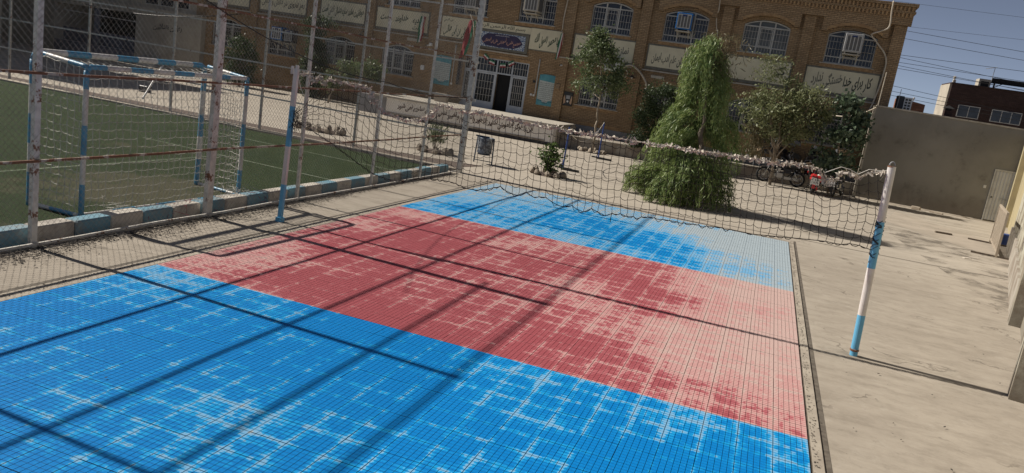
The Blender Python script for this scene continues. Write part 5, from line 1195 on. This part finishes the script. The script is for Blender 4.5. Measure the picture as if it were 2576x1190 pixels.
# ------------------------------------------------------------------ litter bin, badminton stands
bn = thing('litter_bin', 'dark blue steel litter bin lined with a plastic bag on two legs', 'bin', (-8.2,22.6,0))
m = MB(); m.tube([(-.30,0,0),(-.27,0,.80)], .022, 8); m.build('leg', M_BIN, bn); m = MB(); m.tube([(.30,0,0),(.27,0,.80)], .022, 8); m.build('leg', M_BIN, bn)
m = MB(); m.tube([(-.29,0,.08),(.29,0,.08)], .014, 6); m.build('crossbar', M_BIN, bn); m = MB(); m.box(-.33,.10,-.03,.03,.80,.84); m.build('hinge_bar', M_BIN, bn)
m = MB(); m.lathe([(.001,.27),(.19,.27),(.235,.76),(.24,.80),(.225,.80),(.18,.30)], 20); m.build('drum', M_BIN, bn, smooth=True)
m = MB(); m.lathe([(.247,.80),(.255,.74),(.235,.55),(.222,.40),(.228,.33)], 18); m.v = [(x*(1+.04*math.sin(z*40+x*30)),y*(1+.04*math.sin(z*33+y*40)),z) for x,y,z in m.v]; m.build('bag', M_BAG, bn, smooth=True)
cable('hanging_string', (-7.98,22.4,.85), (-7.85,22.4,.25), -.02, .006, M_CORDW, 'white string hanging over the litter bin', 'string')
def stand(loc, h, label):
    p = thing('net_stand', label, 'stand', loc); m = MB(); m.tube([(0,0,.06),(0,0,h)], .028, 10); m.build('post', M_BLUEPOLE, p)
    m = MB(); m.box(-.05,.55,-.07,.07,.0,.07); m.build('foot', M_BLACK, p); m = MB(); m.box(-.35,.2,.3,.42,.0,.05); m.build('foot', M_BLACK, p); m = MB(); m.bar((0,0,.4),(-.15,.35,.05),.03); m.build('brace', M_BLUEPOLE, p); m = MB(); m.lathe([(.03,h),(.03,h+.05),(.001,h+.06)], 10); m.build('cap', M_BLACK, p); return p
stand((-6.25,25.0,0), 1.42, 'dark blue net stand with a flat foot right of the stone ringed shrub'); stand((-6.43,31.3,0), 1.48, 'dark blue net stand with a rope, farther back near the low ledge')
cable('stand_rope', (-6.25,25.0,1.30), (-6.43,31.3,1.50), .55, .014, M_CORDW, 'white rope sagging between the two blue net stands', 'rope')

# ------------------------------------------------------------------ motorcycles
def wheel(p, x, r, parent_loc=None):
    m = MB(); n = 26; k_ = 8; tr = .042
    for i in range(n):
        a = 2*math.pi*i/n
        for j in range(k_):
            b = 2*math.pi*j/k_; q = r-tr+tr*math.cos(b); m.v.append((x+q*math.cos(a), tr*math.sin(b)*.9, r+q*math.sin(a)))
    for i in range(n):
        for j in range(k_): m.f.append((i*k_+j, i*k_+(j+1)%k_, ((i+1)%n)*k_+(j+1)%k_, ((i+1)%n)*k_+j)); m.mi.append(0)
    w_ = m.build('wheel', M_RUBBER, p, smooth=True)
    m = MB(); m.tube([(x+(r-.085)*math.cos(2*math.pi*i/24),0,r+(r-.085)*math.sin(2*math.pi*i/24)) for i in range(25)], .014, 6); m.build('rim', M_CHROME, w_, smooth=True)
    m = MB()
    for i in range(18):
        a = 2*math.pi*i/18; m.tube([(x+.04*math.cos(a+.5),.03*(-1)**i,r+.04*math.sin(a+.5)),(x+(r-.09)*math.cos(a),0,r+(r-.09)*math.sin(a))], .003, 3, caps=False)
    m.build('spokes', M_CHROME, w_); m = MB(); m.lathe([(.001,-.05),(.05,-.05),(.06,-.02),(.06,.02),(.05,.05),(.001,.05)], 14, (x,0,r), axis='y'); m.build('hub', M_ALU, w_)
def moto(label, loc, rz, lean, tank, plate=None, scooter=False):
    p = thing('motorcycle', label, 'motorcycle', loc, rz); p.rotation_euler = (lean,0,rz); p.scale = (1.1,1.1,1.1); r = .29
    wheel(p, .62, r); wheel(p, -.63, r)
    m = MB(); m.tube([(.40,0,.92),(.30,0,.62),(.12,0,.28),(-.20,0,.25),(-.35,0,.45),(-.63,0,.60)], .022, 8); m.tube([(.38,0,.84),(.0,0,.72),(-.35,0,.66),(-.80,0,.70)], .022, 8); m.tube([(-.2,.08,.27),(-.63,.08,.29)], .02, 8); m.tube([(-.2,-.08,.27),(-.63,-.08,.29)], .02, 8); m.build('frame', M_BLACK, p, smooth=True)
    for s_ in (-1,1):
        m = MB(); m.tube([(.36,s_*.085,.95),(.50,s_*.085,.6),(.62,s_*.085,.29)], .018, 8); m.build('fork', M_CHROME, p, smooth=True)
        m = MB(); m.tube([(-.45,s_*.11,.62),(-.62,s_*.11,.31)], .022, 8); m.build('shock', M_CHROME, p, smooth=True)
        m = MB(); m.tube([(.36,s_*.28,1.06),(.32,s_*.38,1.05)], .018, 8); m.build('grip', M_RUBBER, p)
        m = MB(); m.tube([(.37,s_*.26,1.06),(.38,s_*.30,1.20)], .006, 5); m.lathe([(.001,-.004),(.05,-.004),(.05,.006),(.001,.008)], 10, (.38,s_*.31,1.24), axis='x'); m.build('mirror', M_BLACK, p)
    m = MB(); m.tube([(.30,-.36,1.05),(.38,-.2,1.06),(.40,0,.98),(.38,.2,1.06),(.30,.36,1.05)], .014, 8); m.build('handlebar', M_CHROME, p, smooth=True)
    m = MB(); m.lathe([(.001,-.10),(.06,-.09),(.09,-.03),(.095,.03),(.085,.045),(.001,.05)], 14, (.46,0,.90), axis='x'); m.build('headlight', M_BLACK, p, smooth=True); m = MB(); m.lathe([(.001,.056),(.08,.051)], 14, (.46,0,.90), axis='x'); m.build('headlight_lens', M_ACWHITE, p)
    m = MB(); m.lathe([(.001,-.26),(.09,-.24),(.13,-.1),(.135,.06),(.10,.2),(.001,.25)], 12, (.12,0,.80), axis='x'); m.build('fuel_tank', tank, p, smooth=True)
    m = MB(); m.bevbox(-.68,-.08,-.12,.12,.70,.80,.03); m.bevbox(-.72,-.42,-.11,.11,.77,.85,.03); m.build('seat', M_BLACK, p)
    m = MB(); m.bevbox(-.10,.18,-.12,.12,.26,.48,.03); m.bevbox(.02,.16,-.08,.08,.48,.66,.02); m.build('engine', M_ALU, p)
    m = MB(); m.tube([(.15,-.13,.45),(.22,-.14,.30),(.05,-.15,.22),(-.3,-.16,.25),(-.78,-.17,.33)], .03, 8, rs=[.018,.02,.022,.035,.038]); m.build('exhaust', M_CHROME, p, smooth=True)
    m = MB(); m.bevbox(-.66,-.12,.09,.12,.24,.36,.012); m.build('chain_cover', M_ALU, p)
    m = MB(); m.bevbox(-.36,-.08,-.13,-.10,.48,.66,.012); m.bevbox(-.36,-.08,.10,.13,.48,.66,.012); m.build('side_cover', tank, p)
    def fender(x, a0, a1, mm):
        m = MB(); n = 10
        for i in range(n+1):
            a = a0+(a1-a0)*i/n
            for y_ in (-.055,.055): m.v.append((x+(r+.035)*math.cos(a), y_, r+(r+.035)*math.sin(a)))
        for i in range(n): m.f.append((2*i,2*i+1,2*i+3,2*i+2)); m.mi.append(0)
        b = len(m.v); m.v += [(x+(vx-x)*.96,vy,r+(vz-r)*.96) for vx,vy,vz in m.v]; m.f += [tuple(b+q for q in reversed(f)) for f in m.f]; m.mi = [0]*len(m.f); m.build('fender', mm, p, smooth=True)
    fender(.62, R(35), R(150), M_CHROME); fender(-.63, R(30), R(190), tank)
    m = MB(); m.tube([(-.05,.12,.28),(-.16,.30,.02)], .012, 6); m.build('side_stand', M_BLACK, p)
    m = MB(); m.bevbox(-.98,-.93,-.05,.05,.62,.70,.01); m.build('tail_light', M_RED, p)
    if scooter:
        m = MB(); m.bevbox(-.98,-.45,-.20,.20,.48,.74,.06); m.bevbox(-.7,-.3,-.17,-.12,.16,.46,.02); m.build('rear_cowl', M_RED, p)
    if plate:
        xp = -1.02; m = MB(); m.box(xp-.006,xp,-.15,.15,.38,.62); pp = m.build('number_plate', M_ACWHITE, p)
        for i, ln in enumerate(plate): lettering('lettering', ln, (xp-.0085,.13,.51-.11*i), (0,-1,0), (0,0,1), .26, .085, [M_BLACKTXT], pp, 0, .01)
        m = MB(); m.bar((xp,0,.60),(-.85,0,.62),.02); m.build('plate_bracket', M_BLACK, p)
    return p
moto('black motorcycle standing side on before the chair pile', (.70,35.05,0), math.pi, -.10, M_DKCHAIR)
moto('red motorcycle with its white number plate toward the yard', (1.95,33.75,0), R(88), .10, M_RED, ('۳۱۵','۴۴۹۱۸'), True)
moto('black motorcycle with a white number plate beside the grey wall', (3.0,34.2,0), R(72), -.14, M_BLACK, ('۸۳۸','۱۴۴۸۱'))
moto('dark motorcycle half hidden between the red one and the broad leaved tree', (2.45,35.2,0), R(60), .08, M_DKCHAIR)
# heap of school chairs on the ledge
def school_chair(frame, seatm, armm, label, group):
    p = thing('school_chair', label, 'chair', (0,0,0), 0, group)
    for sx in (-1,1):
        for sy in (-1,1):
            m = MB(); m.tube([(sx*.19,sy*.18,0),(sx*.17,sy*.17,.44)], .011, 6); m.build('leg', frame, p)
        m = MB(); m.tube([(sx*.17,.17,.44),(sx*.17,.22,.80)], .011, 6); m.build('back_post', frame, p)
    m = MB(); m.bevbox(-.20,.20,-.19,.19,.44,.46,.008); m.build('seat', seatm, p); m = MB(); m.bevbox(-.20,.20,.20,.225,.62,.82,.01); m.build('backrest', seatm, p)
    m = MB(); m.prism([(.05,.0),(.30,.0),(.32,.08),(.32,.10),(.05,.10)], -.34, .10); m.v = [(x,y,.66+.18*(z)) for x,y,z in m.v]; m.build('writing_arm', armm, p); m = MB(); m.tube([(.19,0,.44),(.23,-.02,.66)], .010, 6); m.build('arm_post', frame, p)
    return p
GC = 'school chairs heaped on the ledge'
c0 = school_chair(M_DKCHAIR, M_DKCHAIR, M_DKCHAIR, 'dark broken school chair in the heap behind the motorcycles', GC); used = False
for x_, y_, z_, rx, ry, rz in ((.15,36.35,.52,0,.1,2.8),(.55,36.4,.62,.4,.2,1.2),(.9,36.35,.55,0,-.3,3.6),(1.3,36.4,.52,-.3,.3,2.2),(1.7,36.35,.6,.6,0,.6),(2.1,36.4,.52,0,.2,4.0),(.7,36.3,1.0,2.9,.2,.4),(1.45,36.35,1.05,2.7,-.3,1.9),(2.55,36.4,.55,.2,.4,3.0),(.3,36.35,.98,1.4,.3,2.0),(2.3,36.35,1.0,2.8,0,.9),(3.2,36.4,.55,.1,.2,3.3),(.45,36.2,1.05,.3,.5,2.6),(1.0,36.15,1.0,2.5,.4,1.0),(1.75,36.15,.98,.5,-.3,2.9),(.05,36.2,1.0,.2,.3,3.4),(1.25,36.3,1.35,2.6,.3,2.2),(.7,36.35,1.4,.6,.2,.3),(2.0,36.25,1.35,2.9,.2,3.0),(2.75,36.2,.98,.4,.3,2.2)):
    o = c0 if not used else copy_tree(c0); used = True; o.location = (x_,y_,z_); o.rotation_euler = (rx,ry,rz)
wc = school_chair(M_GREYMET, M_WOOD, M_PALECHAIR, 'tan wooden school chair at the left end of the heap', 'pale chairs in the heap'); wc.location = (-.25,36.3,.55); wc.rotation_euler = (0,.1,2.3)
wc2 = copy_tree(wc); wc2['label'] = 'school chair with a pale writing arm standing near the grey wall'; wc2.location = (3.0,36.2,.98); wc2.rotation_euler = (.1,0,3.4)
wc3 = copy_tree(wc); wc3['label'] = 'school chair lying on its side with pale arm in the middle of the heap'; wc3.location = (1.15,36.1,.62); wc3.rotation_euler = (1.3,.2,1.2)
loose('pale_board', (.55,35.98,.56), (.10,.03,.42), M_PALECHAIR, 'pale upright board in the chair heap above the side on motorcycle', 'board', .2)
loose('pale_board', (2.52,35.9,.5), (.10,.03,.62), M_PALECHAIR, 'pale upright board in the chair heap by the broad leaved tree', 'board', -.2)

# ------------------------------------------------------------------ buildings and roofs beyond the wall
bb = thing('brown_house', 'dark brown brick house beyond the grey wall at the right edge', 'building', (10.7,60,0))
m = MB(); m.box(0,16,0,3.2,-.02,5.72); m.box(-.04,16.05,-.06,3.25,5.721,6.72); m.box(-.10,16.1,-.12,3.3,6.721,6.80); m.build('wall', M_BRICKDK, bb)
m = MB(); m.box(-.16,-.045,.05,3.2,-.02,6.70); m.build('side_render', M_PLASTER, bb)
for x0, x1, n in ((.66,2.0,2),(2.70,4.50,3)):
    m = MB(); m.box(x0,x1,-.05,-.001,4.62,5.42); w_ = m.build('window', M_WHITEMET, bb)
    for i in range(n): q = MB(); a = x0+.05+(x1-x0-.05)*i/n; q.box(a, a+(x1-x0-.05)/n-.05, -.06, -.0505, 4.66, 5.37); q.build('pane', M_GLASS, w_)
m = MB(); m.box(-.01,.16,.1,.3,6.801,6.98); m.lathe([(.08,6.98),(.05,7.05),(.09,7.1),(.10,7.2),(.02,7.24)], 10, (.05,.2,0)); m.build('chimney', M_STONE, bb)
m = MB(); m.box(1.7,2.4,1,2,6.801,7.36); m.build('roof_hutch', M_PLASTER, bb); m = MB(); m.box(1.82,2.3,.97,.999,6.85,7.2); m.build('hutch_opening', M_DARK, bb)
m = MB(); m.box(2.45,8,1,1.1,7.29,7.50); m.box(2.45,8,3,3.1,7.29,7.5); m.build('pergola_beam', M_DARK, bb)
for x_ in (2.6,5.2,7.8): m = MB(); m.box(x_,x_+.1,1.02,1.08,6.801,7.289); m.build('pergola_post', M_DARK, bb)
m = MB(); m.bar((2.6,1.05,6.85),(3.3,1.05,7.28),.05); m.build('pergola_brace', M_DARK, bb)
m = MB(); m.tube([(2.5,1.5,6.8),(2.55,1.5,8.25)], .02, 5); m.tube([(2.0,1.5,8.08),(2.65,1.5,8.25)], .02, 5); m.tube([(2.1,1.3,8.1),(2.1,1.7,8.1)], .012, 4); m.tube([(2.35,1.3,8.17),(2.35,1.7,8.17)], .012, 4); m.build('antenna', M_GREYMET, bb)
rh = thing('red_brick_hut', 'small red brick rooftop wall beyond the grey wall', 'building', (6.2,48,0)); m = MB(); m.add([(0,0,0),(1.3,0,0),(1.3,2,0),(0,2,0),(0,0,4.80),(1.3,0,4.62),(1.3,2,4.62),(0,2,4.80)], [(0,3,2,1),(4,5,6,7),(0,1,5,4),(1,2,6,5),(2,3,7,6),(3,0,4,7)]); m.build('wall', M_BRICKRED, rh); m = MB(); m.lathe([(.03,4.74),(.03,4.86),(.07,4.88),(.02,4.95)], 8, (.7,.2,0)); m.build('vent_pipe', M_GREYMET, rh)
cu = thing('condenser_unit', 'grey and white condenser unit standing behind the grey wall top', 'air conditioner', (4.85,37.2,3.60)); m = MB(); m.bevbox(-.18,.10,-.2,.2,.1,.83,.02); m.build('casing', M_DKCHAIR, cu); m = MB(); m.bevbox(.101,.42,-.22,.2,.1,.80,.02); m.build('side_panel', M_ACWHITE, cu)
for i in range(5):
    for j in range(2): m = MB(); m.box(.14+j*.13,.23+j*.13,-.226,-.2205,.18+i*.12,.26+i*.12); m.build('vent', M_BLACK, cu)
m = MB(); m.box(-.2,.44,-.22,.22,.02,.098); m.build('stand', M_GREYMET, cu)
m = MB(); m.box(-.5,.9,.3,2.5,-3.6,.0); m.build('roof_pier', M_PLASTERG, cu)
vp = thing('roof_vent', 'small capped brick vent peeping over the grey wall', 'vent', (6.5,36.0,0)); m = MB(); m.box(-.14,.14,-.14,.14,0,4.08); m.build('stack', M_BRICKDK, vp); m = MB(); m.add([(-.2,-.2,4.16),(.2,-.2,4.16),(.2,.2,4.16),(-.2,.2,4.16),(0,0,4.28)], [(0,1,4),(1,2,4),(2,3,4),(3,0,4),(3,2,1,0)]); m.box(-.1,.1,-.1,.1,4.081,4.159); m.build('cap', M_DARK, vp)
for i, (a, za, b, zb) in enumerate(((5.55,8.31,10.56,8.34),(5.45,8.09,10.7,7.78),(5.35,7.71,10.8,7.39),(5.36,6.89,10.93,6.87),(5.35,6.76,9.61,6.42),(5.35,6.52,11.05,6.40),(5.36,6.36,9.08,6.11),(5.37,6.22,9.08,6.08),(5.36,5.32,7.88,5.11),(5.39,5.05,7.88,4.90),(5.42,4.84,7.93,4.70),(5.03,9.49,10.29,9.41))):
    k_ = (zb-za)/(b-a); x0, x1 = -6, 24
    ordn = ('second from the top','third from the top','fourth from the top','fifth from the top','sixth from the top','seventh from the top','eighth from the top','ninth from the top','tenth from the top','second lowest','lowest','topmost')[i]
    cable('overhead_wire', (x0,45+.02*i,za+k_*(x0-a)), (x1,45+.02*i,za+k_*(x1-a)), .1, .010 if i not in (0,11) else .006, M_CABLE, 'thin dark overhead wire right of the school, '+ordn+' of twelve', 'wire', 'overhead wires over the grey wall', n=10)
cable('wall_cable', (3.75,35.1,3.75), (2.0,36.7,3.25), .25, .03, M_PIPE, 'pale hose from the wall end to the brick facade', 'hose')
m = MB(); m.tube([(0,0,0),(.02,0,1.5)], .02, 6); o = m.build('wall_pole', M_PIPE); o.location = (3.82,35.4,3.7); tag(o, 'thin pale pole standing on the end of the grey wall', 'pole')
m = MB(); m.tube([(0,0,0),(.02,0,1.1)], .012, 6); o = m.build('wall_pole', M_GREYMET); o.location = (4.72,37.0,3.6); tag(o, 'thin grey rod standing beside the condenser unit', 'pole')

# ------------------------------------------------------------------ litter and grit
def litter(name, pts, s, mat, label):
    n = len(pts); C = np.column_stack([pts, np.full(n, .014)+rng.random(n)*.012]); D = np.column_stack([rng.normal(size=(n,2)), rng.normal(0,.25,n)])
    a = rng.uniform(0, 2*np.pi, n); D = np.column_stack([np.cos(a), np.sin(a), rng.normal(0,.12,n)]); S = np.column_stack([-np.sin(a), np.cos(a), rng.normal(0,.12,n)])
    L = (s*(.4+1.2*rng.random(n)))[:,None]; W_ = L*(.35+.4*rng.random(n))[:,None]
    o = quads(name, np.stack([C-D*L/2, C+S*W_/2, C+D*L/2, C-S*W_/2], axis=1), mat, kind='stuff'); o['label'] = label; o['category'] = 'litter'; return o
def band(n, y0, y1, f): 
    y_ = rng.uniform(y0, y1, n); return np.column_stack([f(y_, n), y_])
P1 = band(5200, 3, 13.5, lambda y_, n: -7.72+np.abs(rng.normal(0,.13,n))*(.6+.9*np.abs(np.sin(y_*1.7)))); P2 = band(1500, 13, 19.3, lambda y_, n: -7.72+np.abs(rng.normal(0,.09,n)))
M_GRIT = MAT('grit_dark', (.022,.019,.016), (.06,.045,.032), 30, rough=.95)
litter('fence_litter', np.vstack([P1,P2]), .032, M_GRIT, 'dark leaf litter and grit along the foot of the fence')
P3 = band(2200, 3, 19, lambda y_, n: .90+np.abs(rng.normal(0,.035,n))); P4 = band(900, 3, 19, lambda y_, n: -6.5-np.abs(rng.normal(0,.06,n)))
litter('court_edge_litter', np.vstack([P3,P4]), .022, M_GRIT, 'dark grit caught along both edges of the tile court')
P5 = np.column_stack([rng.uniform(1.1,6,260), rng.uniform(5,30,260)]); P6 = np.column_stack([rng.uniform(-14,8,420), rng.uniform(19.4,33,420)])
litter('yard_litter', np.vstack([P5,P6]), .028, M_GRIT, 'scattered dry leaves on the concrete yard')
P7 = np.column_stack([rng.uniform(-6.4,.8,170), rng.uniform(3.2,18.5,170)])
o = litter('court_litter', P7, .018, M_GRIT, 'specks of leaf on the tile court'); o.location.z = .012
